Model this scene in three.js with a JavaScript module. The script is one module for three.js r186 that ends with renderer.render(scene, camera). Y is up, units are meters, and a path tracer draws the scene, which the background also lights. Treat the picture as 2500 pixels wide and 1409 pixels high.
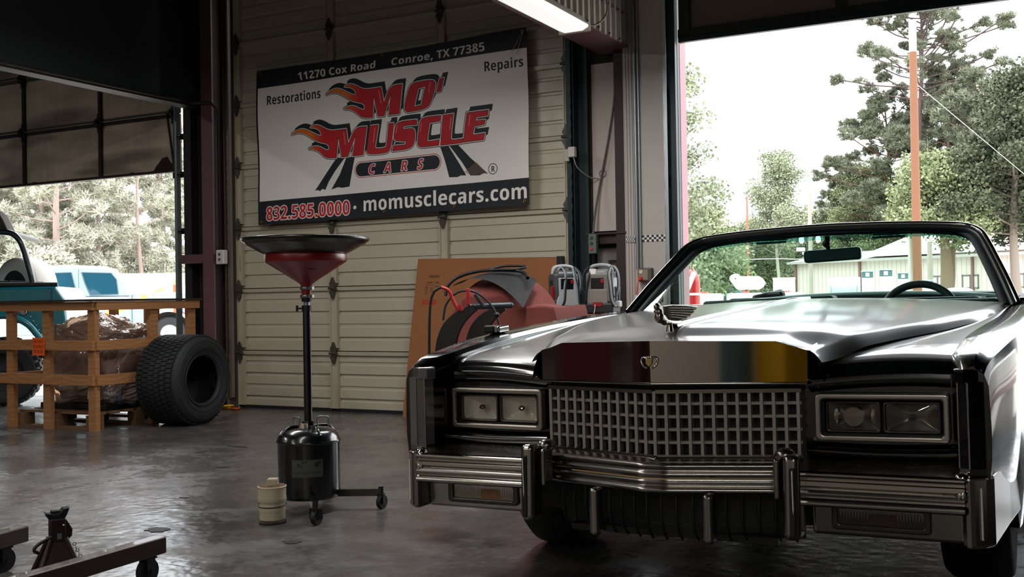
import * as THREE from 'three';
import { RoundedBoxGeometry } from 'three/addons/geometries/RoundedBoxGeometry.js';
import { mergeGeometries, mergeVertices, toCreasedNormals } from 'three/addons/utils/BufferGeometryUtils.js';
import { RectAreaLightUniformsLib } from 'three/addons/lights/RectAreaLightUniformsLib.js';
import { ImprovedNoise } from 'three/addons/math/ImprovedNoise.js';

// ------------------------------------------------------------------ camera, sky, sun, large lights, exposure
const scene = new THREE.Scene();
const renderer = new THREE.WebGLRenderer({ antialias: true });
renderer.toneMapping = THREE.LinearToneMapping;
renderer.toneMappingExposure = 1.0;
renderer.shadowMap.enabled = true;
const FOCAL = 2597.23, PX = 2500, PY = 1409;                 // pixels of the photograph
const camera = new THREE.PerspectiveCamera(2 * Math.atan(PY / 2 / FOCAL) * 180 / Math.PI, PX / PY, 0.05, 600);
const CAM = new THREE.Vector3(0, 1.0284, 8.1036);
{
  const yaw = -27.6947 * Math.PI / 180, pitch = 0.57953 * Math.PI / 180, roll = 0.934908 * Math.PI / 180;
  const fwd = new THREE.Vector3(Math.sin(yaw) * Math.cos(pitch), Math.sin(pitch), -Math.cos(yaw) * Math.cos(pitch));
  const r0 = new THREE.Vector3(Math.cos(yaw), 0, Math.sin(yaw)), u0 = new THREE.Vector3().crossVectors(r0, fwd);
  const right = r0.clone().multiplyScalar(Math.cos(roll)).addScaledVector(u0, -Math.sin(roll));
  const up = u0.clone().multiplyScalar(Math.cos(roll)).addScaledVector(r0, Math.sin(roll));
  camera.position.copy(CAM);
  camera.quaternion.setFromRotationMatrix(new THREE.Matrix4().makeBasis(right, up, fwd.clone().negate()));
}
scene.add(camera);
// overcast sky: brighter overhead than at the horizon
const SKY = 2.1;
{
  const w = 32, h = 64, d = new Float32Array(w * h * 4);
  for (let y = 0; y < h; y++) {
    const el = ((y + 0.5) / h - 0.5) * Math.PI, s = Math.max(0, Math.sin(el)), L = SKY * (1.75 + 2.6 * s);
    for (let x = 0; x < w; x++) d.set([L * 0.98, L * 1.01, L * 1.05, 1], (y * w + x) * 4);
  }
  const t = new THREE.DataTexture(d, w, h, THREE.RGBAFormat, THREE.FloatType);
  t.mapping = THREE.EquirectangularReflectionMapping; t.magFilter = THREE.LinearFilter; t.needsUpdate = true;
  scene.background = t; scene.environment = t;
}
// hazy sun, high and behind the building, softened by cloud
const sun = new THREE.DirectionalLight(0xfff4e2, 3.6);
sun.position.set(-14, 40, -16); sun.target.position.set(-6, 0, -20);
sun.castShadow = true; sun.shadow.radius = 14; sun.shadow.mapSize.set(2048, 2048);
Object.assign(sun.shadow.camera, { left: -60, right: 60, top: 60, bottom: -60, near: 1, far: 160 });
scene.add(sun, sun.target);
RectAreaLightUniformsLib.init();

// ------------------------------------------------------------------ helpers
let seed = 7;
const rnd = () => { seed = (seed * 1664525 + 1013904223) % 4294967296; return seed / 4294967296; };
const rr = (a, b) => a + (b - a) * rnd();
const reseed = (s) => { seed = s; };
const V3 = (x, y, z) => new THREE.Vector3(x, y, z);
const lerp = THREE.MathUtils.lerp, clamp = THREE.MathUtils.clamp, DEG = Math.PI / 180;
const used = {};
const numbered = (n) => { const k = (used[n] = (used[n] ?? -1) + 1); return k ? n + '_' + String(k).padStart(3, '0') : n; };
function tag(o, label, category, group) {
  if (label) o.userData.label = label;
  if (category) o.userData.category = category;
  if (group) o.userData.group = group;
  return o;
}
function thing(name, label, category, [x, y, z] = [0, 0, 0], turn = 0, group) {
  const o = new THREE.Group(); o.name = numbered(name); scene.add(o);
  o.position.set(x, y, z); o.rotation.y = turn;
  return tag(o, label, category, group);
}
const clean = (g) => {
  let q = g.index ? g.toNonIndexed() : g.clone();
  for (const k of Object.keys(q.attributes)) if (!['position', 'normal', 'uv'].includes(k)) q.deleteAttribute(k);
  if (!q.attributes.uv) q.setAttribute('uv', new THREE.BufferAttribute(new Float32Array(q.attributes.position.count * 2), 2));
  if (!q.attributes.normal) q.computeVertexNormals();
  q.morphAttributes = {};
  return q;
};
const merge = (l) => (Array.isArray(l) ? (l.length === 1 ? l[0] : mergeGeometries(l.map(clean))) : l);
function part(name, geo, m, parent, label) {
  const o = new THREE.Mesh(merge(geo), m); o.name = numbered(name); o.castShadow = o.receiveShadow = true;
  if (label) o.userData.label = label;
  parent.add(o); return o;
}
function struct(name, geo, m, parent = scene) {
  const o = part(name, geo, m, parent);
  if (parent === scene) o.userData.kind = 'structure';
  return o;
}
const structGroup = (name) => { const o = new THREE.Group(); o.name = name; o.userData.kind = 'structure'; scene.add(o); return o; };
function dup(root, [x, y, z], turn, label, group) {
  const r = root.clone(); r.name = numbered(root.name.replace(/_\d{3}$/, '')); scene.add(r);
  r.position.set(x, y, z); r.rotation.y = turn; r.userData = { ...root.userData };
  if (label) r.userData.label = label;
  if (group) r.userData.group = group;
  return r;
}
// geometry
const at = (g, x, y, z, rx = 0, ry = 0, rz = 0) => { if (rx || ry || rz) g.applyMatrix4(new THREE.Matrix4().makeRotationFromEuler(new THREE.Euler(rx, ry, rz))); return g.translate(x, y, z); };
function uvBox(g, s = 1) {                       // uv in metres by the main axis of each normal
  if (g.index) g = g.toNonIndexed();
  const p = g.attributes.position, n = g.attributes.normal, uv = new Float32Array(p.count * 2);
  for (let i = 0; i < p.count; i++) {
    const ax = Math.abs(n.getX(i)), ay = Math.abs(n.getY(i)), az = Math.abs(n.getZ(i));
    const [u, v] = ay > ax && ay > az ? [p.getX(i), p.getZ(i)] : ax > az ? [p.getZ(i), p.getY(i)] : [p.getX(i), p.getY(i)];
    uv[2 * i] = u * s; uv[2 * i + 1] = v * s;
  }
  g.setAttribute('uv', new THREE.BufferAttribute(uv, 2)); return g;
}
const box = (w, h, d, x = 0, y = 0, z = 0, rx = 0, ry = 0, rz = 0) => at(uvBox(new THREE.BoxGeometry(w, h, d)), x, y, z, rx, ry, rz);
const b2 = (x0, x1, y0, y1, z0, z1) => uvBox(box(x1 - x0, y1 - y0, z1 - z0, (x0 + x1) / 2, (y0 + y1) / 2, (z0 + z1) / 2));
const rbox = (w, h, d, x = 0, y = 0, z = 0, r = 0.01, rx = 0, ry = 0, rz = 0, seg = 2) => at(uvBox(new RoundedBoxGeometry(w, h, d, seg, Math.min(r, w / 2.01, h / 2.01, d / 2.01))), x, y, z, rx, ry, rz);
const cyl = (r0, r1, h, x = 0, y = 0, z = 0, seg = 24, rx = 0, ry = 0, rz = 0) => at(new THREE.CylinderGeometry(r0, r1, h, seg), x, y, z, rx, ry, rz);
const sph = (r, x, y, z, sx = 1, sy = 1, sz = 1, seg = 20) => new THREE.SphereGeometry(r, seg, Math.round(seg * 0.7)).scale(sx, sy, sz).translate(x, y, z);
function rod(a, b, r, r2 = r, seg = 12) {
  const A = V3(...a), B = V3(...b), d = B.clone().sub(A), g = new THREE.CylinderGeometry(r2, r, d.length(), seg);
  g.applyQuaternion(new THREE.Quaternion().setFromUnitVectors(V3(0, 1, 0), d.clone().normalize()));
  return g.translate((A.x + B.x) / 2, (A.y + B.y) / 2, (A.z + B.z) / 2);
}
const curve = (pts, closed = false, t = 0.5) => new THREE.CatmullRomCurve3(pts.map((p) => V3(...p)), closed, 'catmullrom', t);
const tube = (pts, r, seg = 48, rs = 10, closed = false) => new THREE.TubeGeometry(curve(pts, closed), seg, r, rs, closed);
const lathe = (pts, seg = 48) => new THREE.LatheGeometry(pts.map((p) => new THREE.Vector2(...p)), seg);
const shapeOf = (pts) => new THREE.Shape(pts.map((p) => new THREE.Vector2(...p)));
const extrude = (shape, depth, bevel = 0, seg = 2, curveSegments = 12) => new THREE.ExtrudeGeometry(shape, { depth, bevelEnabled: bevel > 0, bevelThickness: bevel, bevelSize: bevel, bevelOffset: -bevel, bevelSegments: seg, curveSegments });
function rrShape(w, h, r, x = 0, y = 0) {
  const s = new THREE.Shape(), a = x - w / 2, b = y - h / 2;
  s.moveTo(a + r, b); s.lineTo(a + w - r, b); s.quadraticCurveTo(a + w, b, a + w, b + r); s.lineTo(a + w, b + h - r); s.quadraticCurveTo(a + w, b + h, a + w - r, b + h);
  s.lineTo(a + r, b + h); s.quadraticCurveTo(a, b + h, a, b + h - r); s.lineTo(a, b + r); s.quadraticCurveTo(a, b, a + r, b); return s;
}
// profile (list of [a, b]) swept along x: a -> z, b -> y
function profileX(pts, x0, x1, crease = 0.5) {
  const p = [], uv = []; let len = 0;
  for (let i = 0; i < pts.length - 1; i++) {
    const [z0, y0] = pts[i], [z1, y1] = pts[i + 1], l = Math.hypot(z1 - z0, y1 - y0);
    p.push(x0, y0, z0, x1, y0, z0, x1, y1, z1, x0, y0, z0, x1, y1, z1, x0, y1, z1);
    uv.push(x0, len, x1, len, x1, len + l, x0, len, x1, len + l, x0, len + l); len += l;
  }
  const g = new THREE.BufferGeometry();
  g.setAttribute('position', new THREE.Float32BufferAttribute(p, 3)); g.setAttribute('uv', new THREE.Float32BufferAttribute(uv, 2)); g.computeVertexNormals();
  return toCreasedNormals(g, crease);
}
// grid of points f(u, v) -> [x, y, z], u and v from 0 to 1
function grid(nu, nv, f, flip = false, smooth = true) {
  const p = [], uv = [], idx = [];
  for (let j = 0; j <= nv; j++) for (let i = 0; i <= nu; i++) { p.push(...f(i / nu, j / nv)); uv.push(i / nu, j / nv); }
  for (let j = 0; j < nv; j++) for (let i = 0; i < nu; i++) { const a = j * (nu + 1) + i, b = a + 1, c = a + nu + 1, d = c + 1; flip ? idx.push(a, c, b, b, c, d) : idx.push(a, b, c, b, d, c); }
  const g = new THREE.BufferGeometry();
  g.setAttribute('position', new THREE.Float32BufferAttribute(p, 3)); g.setAttribute('uv', new THREE.Float32BufferAttribute(uv, 2)); g.setIndex(idx); g.computeVertexNormals();
  return smooth ? g : toCreasedNormals(g, 0.4);
}
const table = (t) => (x) => {                    // piecewise linear lookup, [x, value] sorted by x
  if (x <= t[0][0]) return t[0][1];
  for (let i = 1; i < t.length; i++) if (x <= t[i][0]) return lerp(t[i - 1][1], t[i][1], (x - t[i - 1][0]) / (t[i][0] - t[i - 1][0]));
  return t[t.length - 1][1];
};
const smooth = (t) => {                          // cubic lookup through the same points
  const n = t.length, m = t.map((_, i) => (i === 0 ? (t[1][1] - t[0][1]) / (t[1][0] - t[0][0]) : i === n - 1 ? (t[i][1] - t[i - 1][1]) / (t[i][0] - t[i - 1][0]) : (t[i + 1][1] - t[i - 1][1]) / (t[i + 1][0] - t[i - 1][0])));
  return (x) => {
    if (x <= t[0][0]) return t[0][1]; if (x >= t[n - 1][0]) return t[n - 1][1];
    let i = 1; while (x > t[i][0]) i++;
    const h = t[i][0] - t[i - 1][0], s = (x - t[i - 1][0]) / h, a = t[i - 1][1], b = t[i][1], s2 = s * s, s3 = s2 * s;
    return a * (2 * s3 - 3 * s2 + 1) + h * m[i - 1] * (s3 - 2 * s2 + s) + b * (3 * s2 - 2 * s3) + h * m[i] * (s3 - s2);
  };
};
// a point outdoors from its place in the photograph and its distance
function seen(px, py, depth) {
  const v = V3((px - PX / 2) / FOCAL, -(py - PY / 2) / FOCAL, -1).applyQuaternion(camera.quaternion);
  return CAM.clone().addScaledVector(v, depth);
}
const headingOf = (px) => { const v = V3((px - PX / 2) / FOCAL, 0, -1).applyQuaternion(camera.quaternion); return Math.atan2(v.x, -v.z); };
const faceTurn = (px) => -headingOf(px);         // rotation.y that lays local x along the picture's right at that column

// ------------------------------------------------------------------ materials
const perlin = new ImprovedNoise();
function fbm(x, y, z = 0, o = 4, per = 0) { let s = 0, a = 0.5, f = 1; for (let i = 0; i < o; i++) { s += a * perlin.noise(x * f, y * f, z + i * 7.3); a *= 0.5; f *= 2; } return s; }
function tex(w, h, fn, srgb = true, rep = null) {
  const d = new Uint8Array(w * h * 4);
  for (let y = 0; y < h; y++) for (let x = 0; x < w; x++) {
    const c = fn(x / w, y / h, x, y), o = (y * w + x) * 4;
    if (typeof c === 'number') { d[o] = d[o + 1] = d[o + 2] = clamp(c, 0, 1) * 255; } else for (let k = 0; k < 3; k++) d[o + k] = clamp(c[k], 0, 255);
    d[o + 3] = 255;
  }
  const t = new THREE.DataTexture(d, w, h); t.magFilter = THREE.LinearFilter; t.minFilter = THREE.LinearFilter; t.wrapS = t.wrapT = THREE.RepeatWrapping;
  if (srgb) t.colorSpace = THREE.SRGBColorSpace;
  if (rep) t.repeat.set(rep[0], rep[1]);
  t.needsUpdate = true; return t;
}
function canvasTex(w, h, draw) {
  const c = document.createElement('canvas'); c.width = w; c.height = h;
  const g = c.getContext('2d'); draw(g, w, h);
  const t = new THREE.CanvasTexture(c); t.colorSpace = THREE.SRGBColorSpace; t.anisotropy = 8; return t;
}
const S = (color, roughness = 0.7, metalness = 0, more = {}) => new THREE.MeshStandardMaterial({ color, roughness, metalness, ...more });
const Ph = (color, roughness, metalness, more = {}) => new THREE.MeshPhysicalMaterial({ color, roughness, metalness, ...more });
const two = { side: THREE.DoubleSide };
const grime = tex(256, 256, (u, v, x, y) => { const n = fbm(u * 6, v * 6, 1) + 0.5 * fbm(u * 30, v * 30, 2, 3); return 0.84 + 0.34 * n; }, false);
const woodTex = (base, dark) => tex(256, 256, (u, v) => {
  const g = fbm(u * 3, v * 40, 3, 4) * 0.7 + 0.25 * Math.sin((v * 26 + 3 * fbm(u * 2, v * 5, 8, 2)) * 6.283), k = clamp(0.5 + g * 0.55, 0, 1), n = 8 * fbm(u * 60, v * 60, 5, 2);
  return base.map((c, i) => lerp(dark[i], c, k) + n);
}, true);
const M = {
  steelDark: S(0x14161a, 0.55, 0.3), maroon: S(0x64444a, 0.5, 0.05, { roughnessMap: grime }), maroonDark: S(0x2a1519, 0.6, 0.05),
  black: S(0x08090b, 0.5), rubber: S(0x14161a, 0.62, 0), rubberMatte: S(0x0c0d0e, 0.85),
  chrome: S(0xc9c6c0, 0.09, 1), chromeDull: S(0x9b968e, 0.22, 1), steel: S(0x8d9092, 0.35, 0.9), galv: S(0x9aa2a4, 0.42, 0.75), zinc: S(0xb5a98c, 0.4, 0.8),
  white: S(0xd8d6d0, 0.55), offwhite: S(0xb9b3a6, 0.6), cream: S(0xcbbd9f, 0.55),
  red: S(0x8d0f14, 0.38), redDark: S(0x5d0a0c, 0.42), orange: S(0xd24a10, 0.6),
  wood: S(0xffffff, 0.72, 0, { map: woodTex([178, 128, 80], [132, 86, 48]) }),
  woodDark: S(0xffffff, 0.8, 0, { map: woodTex([120, 88, 56], [84, 60, 38]) }),
  glassDark: Ph(0x0a1418, 0.06, 0, { clearcoat: 1 }),
};
// ------------------------------------------------------------------ the setting: floor, walls, ceiling, doors
const concreteMap = tex(1024, 1024, (u, v) => {
  const big = fbm(u * 5, v * 5, 11, 4), mid = fbm(u * 18, v * 18, 12, 4), fine = fbm(u * 120, v * 120, 13, 2);
  let k = 1 + 0.42 * big + 0.3 * mid + 0.16 * fine;
  const st = fbm(u * 9 + 4, v * 9, 21, 3); if (st > 0.24) k *= 1 - (st - 0.24) * 1.9;
  k *= 0.74; return [106 * k, 101 * k, 99 * k];
});
const concreteRough = tex(1024, 1024, (u, v) => clamp(0.25 + 0.5 * fbm(u * 7, v * 7, 31, 4) + 0.3 * fbm(u * 40, v * 40, 32, 3) + 0.2 * fbm(u * 150, v * 150, 33, 2), 0.2, 0.85), false);
const concreteBump = tex(1024, 1024, (u, v) => 0.5 + 0.5 * fbm(u * 14, v * 14, 41, 4) + 0.25 * fbm(u * 90, v * 90, 42, 3), false);
for (const t of [concreteMap, concreteRough, concreteBump]) t.repeat.set(1 / 5, 1 / 5);
const concrete = S(0xffffff, 1, 0, { map: concreteMap, roughnessMap: concreteRough, bumpMap: concreteBump, bumpScale: 0.006 });
struct('floor', b2(-16, 8, -0.3, 0, -0.3, 14), concrete);
const wallMat = S(0x1d1c1d, 0.85), wallTan = S(0x6f655b, 0.9), wallGrey = S(0x75706a, 0.8, 0, { roughnessMap: grime });
// exterior wall with its three openings
struct('wall_back', [b2(-16, -11.69, 0, 5.8, -0.24, -0.06), b2(-8.045, -7.36, 0, 5.8, -0.24, -0.06), b2(-3.62, -2.76, 0, 5.8, -0.24, -0.06), b2(0.98, 8, 0, 5.8, -0.24, -0.06),
  b2(-11.69, -8.045, 4.35, 5.8, -0.24, -0.06), b2(-7.36, -3.62, 4.35, 5.8, -0.24, -0.06), b2(-2.76, 0.98, 4.35, 5.8, -0.24, -0.06)], wallMat);
struct('wall_left', b2(-16.2, -16, 0, 5.8, -0.24, 14), wallTan);
struct('wall_right', b2(8, 8.2, 0, 5.8, -0.24, 14), wallMat);
struct('wall_front', b2(-16.2, 8.2, 0, 5.8, 14, 14.2), S(0xc9beb2, 0.9));
struct('ceiling', b2(-16.2, 8.2, 5.8, 6, -0.24, 14.2), wallMat);
// dust and oil spots on the slab
{
  const stain = S(0x0d0c0c, 0.5);
  const blot = (x, z, w, d, s) => { reseed(s); const p = []; for (let i = 0; i < 14; i++) { const a = i / 14 * 6.283, r = rr(0.6, 1.1); p.push([Math.cos(a) * w * r, Math.sin(a) * d * r]); } return extrude(shapeOf(p), 0.002).rotateX(-Math.PI / 2).translate(x, 0.0005, z); };
  for (const [px, pz, w, d, s] of [[-3.72, 4.55, 0.07, 0.05, 3], [-4.75, 3.02, 0.05, 0.035, 5], [-4.2, 3.9, 0.035, 0.015, 6], [-4.95, 2.1, 0.13, 0.03, 7], [-5.3, 2.25, 0.1, 0.02, 8], [-2.98, 4.5, 0.05, 0.03, 9]])
    tag(part('oil_stain', blot(px, pz, w, d, s), stain, scene), ['black oil blot on the concrete floor beside the engine hoist leg', 'small black oil speck on the floor left of the waste oil drum', 'dark speck on the concrete close left of the cream canister', 'long dark smear on the floor in front of the stacked tyre', 'thin dark smear on the floor between the tyre and the drum', 'dark patch on the floor to the right under the drum casters'][[3, 5, 6, 7, 8, 9].indexOf(s)], 'stain');
}
// floor debris: yellow strap scrap by the door corner
// ------------------------------------------------------------------ closed door in the middle bay
const doorSteel = S(0xb0a794, 0.5, 0.05, { roughnessMap: grime });
const stileSteel = S(0xaea48f, 0.45, 0.1), hingeSteel = S(0x4b4741, 0.5, 0.5);
const SEAM = (k) => 0.567 + 0.6096 * k;
{
  const door = structGroup('door_1'), X0 = -7.31, X1 = -3.665;
  const ribs = (y0, h) => {                                    // inside face: lip, flats and pressed grooves
    const p = [[-0.03, y0 + 0.004], [0.0, y0 + 0.004]], n = 5;
    for (let i = 1; i < n; i++) { const y = y0 + h * i / n, d = i % 2 ? 0.014 : 0.007; p.push([0.0, y - 0.022], [-d, y - 0.012], [-d, y + 0.008], [0.002, y + 0.014]); }
    p.push([0.0, y0 + h - 0.045], [0.024, y0 + h - 0.038], [0.028, y0 + h - 0.006], [-0.03, y0 + h - 0.004]);
    return p;
  };
  const secs = [[0.0, 0.567]]; for (let k = 0; k < 6; k++) secs.push([SEAM(k), 0.6096]);
  const stX = [[X0, X0 + 0.075], [-6.175, -6.09], [-4.955, -4.87], [X1 - 0.06, X1]];
  const stileG = {}, hingeG = [(() => {
    const g = []; const leaf = shapeOf([[-0.012, 0], [0.012, 0], [0.035, 0.03], [0.038, 0.045], [0.018, 0.075], [0.007, 0.105], [-0.007, 0.105], [-0.018, 0.075], [-0.038, 0.045], [-0.035, 0.03]]);
    g.push(extrude(leaf, 0.006), extrude(leaf, 0.006).rotateZ(Math.PI)); g.push(cyl(0.012, 0.012, 0.08, 0, 0, 0.012, 12, 0, 0, Math.PI / 2)); g.push(cyl(0.022, 0.022, 0.024, 0.035, 0, 0.022, 14, 0, 0, Math.PI / 2));
    return merge(g);
  })()];
  secs.forEach(([y, h]) => {
    const s = struct('door_section', profileX(ribs(y, h), X0, X1), doorSteel, door);
    stX.forEach(([a, b], i) => {
      const key = h.toFixed(3) + i; stileG[key] ??= merge([b2(a, b, 0.03, h - 0.05, 0, 0.03), b2(a, a + 0.012, 0.03, h - 0.05, 0.03, 0.042), b2(b - 0.012, b, 0.03, h - 0.05, 0.03, 0.042)]);
      const m = part('stile', stileG[key], stileSteel, s); m.position.y = y;
    });
    if (y > 0) stX.forEach(([a, b], i) => { const m = part('hinge', hingeG[0], hingeSteel, s); m.position.set((a + b) / 2 + (i === 0 ? -0.01 : 0), y - 0.018, 0.044); });
  });
  struct('door_skin', b2(X0, X1, 0.004, 4.4, -0.05, -0.028), S(0x8d8674, 0.6), door);
  struct('bottom_seal', b2(X0, X1, 0, 0.03, -0.03, 0.012), M.rubberMatte, door);
  // tracks
  struct('door_track', [b2(X0 - 0.075, X0 - 0.07, 0, 4.4, 0.0, 0.12), b2(X0 - 0.075, X0 - 0.03, 0, 4.4, 0.0, 0.006), b2(X0 - 0.05, X0 - 0.045, 0.1, 4.4, 0.03, 0.11), b2(X0 - 0.05, X0 - 0.02, 0.1, 4.4, 0.105, 0.11)], S(0x6d6459, 0.5, 0.5), door);
  struct('door_track', [b2(X1 + 0.065, X1 + 0.07, 0, 4.4, 0.0, 0.12), b2(X1 + 0.02, X1 + 0.07, 0, 4.4, 0.0, 0.006), b2(X1 + 0.04, X1 + 0.045, 0.1, 4.4, 0.03, 0.11), b2(X1 + 0.0, X1 + 0.045, 0.1, 4.4, 0.105, 0.11), b2(X1 + 0.07, X1 + 0.15, 0, 4.4, 0.0, 0.02)], S(0x243033, 0.5, 0.5), door);
}
// ------------------------------------------------------------------ left door, half raised: stained flat panels
{
  const door = structGroup('door_2');
  const stainTex = tex(512, 256, (u, v) => {
    const n = fbm(u * 5, v * 3, 51, 4), st = fbm(u * 60, v * 2.2, 52, 3), b = fbm(u * 2.4, v * 2, 53, 3);
    let k = 1 + 0.28 * n + 0.1 * st; k *= 1 - clamp((b - 0.08) * 1.4, 0, 0.3);
    const c = [186 * k, 168 * k, 148 * k];
    const rust = clamp(0.05 - v + 0.08 * fbm(u * 30, v * 10, 54, 3), 0, 1) * 20; if (rust > 0.4) return [70, 36, 22];
    return c;
  });
  const flat = S(0xffffff, 0.72, 0, { map: stainTex }), st = S(0x2b2724, 0.6, 0.3);
  const X0 = -11.69, X1 = -8.1;
  for (let k = 0; k < 4; k++) {
    const y = 2.395 + 0.6096 * k;
    const g = b2(X0, X1, y + 0.004, y + 0.606, -0.04, 0); const p = g.attributes.position, uv = g.attributes.uv;
    for (let i = 0; i < p.count; i++) uv.setXY(i, (p.getX(i) - X0) / (X1 - X0) + k * 0.3, k ? 0.2 + (p.getY(i) - y) / 0.61 * 0.75 : (p.getY(i) - y) / 0.61);
    const sec = struct('door_section', g, flat, door);
    part('section_rail', [b2(X0, X1, y + 0.57, y + 0.606, 0, 0.022), b2(X0, X1, y + 0.004, y + 0.03, 0, 0.018)], k ? S(0x4d453b, 0.6, 0.2) : S(0x2a211b, 0.7, 0.2), sec);
    for (const x of [-10.465, -9.245]) part('stile', b2(x, x + 0.04, y + 0.03, y + 0.57, 0, 0.03), st, sec);
    part('stile', b2(X1 - 0.05, X1, y + 0.03, y + 0.57, 0, 0.03), S(0x4a3c30, 0.6, 0.2), sec);
    if (k) for (const x of [-10.445, -9.225, X1 - 0.04]) part('hinge', [cyl(0.06, 0.05, 0.03, x, y - 0.01, 0.04, 8, Math.PI / 2), box(0.05, 0.2, 0.012, x, y - 0.01, 0.03), cyl(0.03, 0.03, 0.05, x, y - 0.01, 0.055, 12, 0, 0, Math.PI / 2)], M.steelDark, sec);
  }
  // torn rusty corner patch at the bottom right of the door
  struct('rust_patch', extrude(shapeOf([[0, 0], [0.3, 0], [0.31, 0.05], [0.25, 0.07], [0.2, 0.14], [0.13, 0.13], [0.1, 0.1], [0.04, 0.05]]), 0.004).translate(-8.46, 2.425, 0.001), S(0x2a1710, 0.9), door);
  struct('door_track', [b2(-8.065, -8.06, 0, 4.5, 0.02, 0.1), b2(-8.065, -8.035, 1.1, 2.9, 0.095, 0.1), b2(-8.06, -8.0, 0, 4.5, -0.05, -0.045)], M.galv, door);
  for (const y of [1.75, 2.33, 2.72]) struct('track_bracket', [b2(-8.1, -8.0, y, y + 0.06, 0.0, 0.03), rod([-8.05, y + 0.03, 0.03], [-8.05, y + 0.03, 0.09], 0.014)], M.steelDark, door);
  struct('lift_cable', rod([-8.115, 0.1, 0.05], [-8.115, 4.4, 0.05], 0.004, 0.004, 6), S(0x3f8f86, 0.5, 0.4), door);
  struct('drop_lever', [rod([-8.2, 3.0, 0.06], [-8.09, 2.38, 0.07], 0.012), box(0.03, 0.06, 0.03, -8.09, 2.35, 0.07)], M.steelDark, door);
}
// ------------------------------------------------------------------ right door, rolled nearly all the way up
{
  const door = structGroup('door_3'), X0 = -2.72, X1 = 0.98;
  for (let k = 0; k < 3; k++) {
    const y = 3.075 + 0.6096 * k;
    const sec = struct('door_section', b2(X0, X1, y + 0.004, y + 0.606, -0.04, 0), S(0x6b5f55, 0.7, 0, { roughnessMap: grime }), door);
    part('section_rail', [b2(X0, X1, y + 0.006, y + 0.07, 0, 0.022), b2(X0, X1, y + 0.57, y + 0.604, 0, 0.022)], S(0x0e1a1d, 0.55, 0.2), sec);
    for (const x of [X0 + 0.02, -1.5, -0.28, X1 - 0.1]) part('stile', b2(x, x + 0.08, y + 0.03, y + 0.58, 0, 0.03), S(0x1c2226, 0.55, 0.2), sec);
  }
  struct('bottom_seal', b2(X0, X1, 3.045, 3.08, -0.03, 0.015), S(0x0b2024, 0.6), door);
  struct('door_track', [b2(-2.815, -2.81, 0, 4.5, 0.02, 0.13), b2(-2.812, -2.785, 0, 4.5, 0.125, 0.13), b2(-2.812, -2.735, 0, 4.5, 0, 0.012)], M.galv, door);
  for (const y of [0.9, 1.9, 2.6]) struct('track_bracket', [b2(-2.83, -2.76, y, y + 0.09, 0.012, 0.03)], M.steelDark, door);
  struct('door_jamb', b2(-2.79, -2.735, 0, 4.4, -0.06, 0.06), S(0x222c2e, 0.5, 0.3), door);
  struct('door_jamb', b2(-2.78, -2.733, 0, 4.35, -0.2, -0.055), S(0x945a66, 0.5), door);
}
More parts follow.
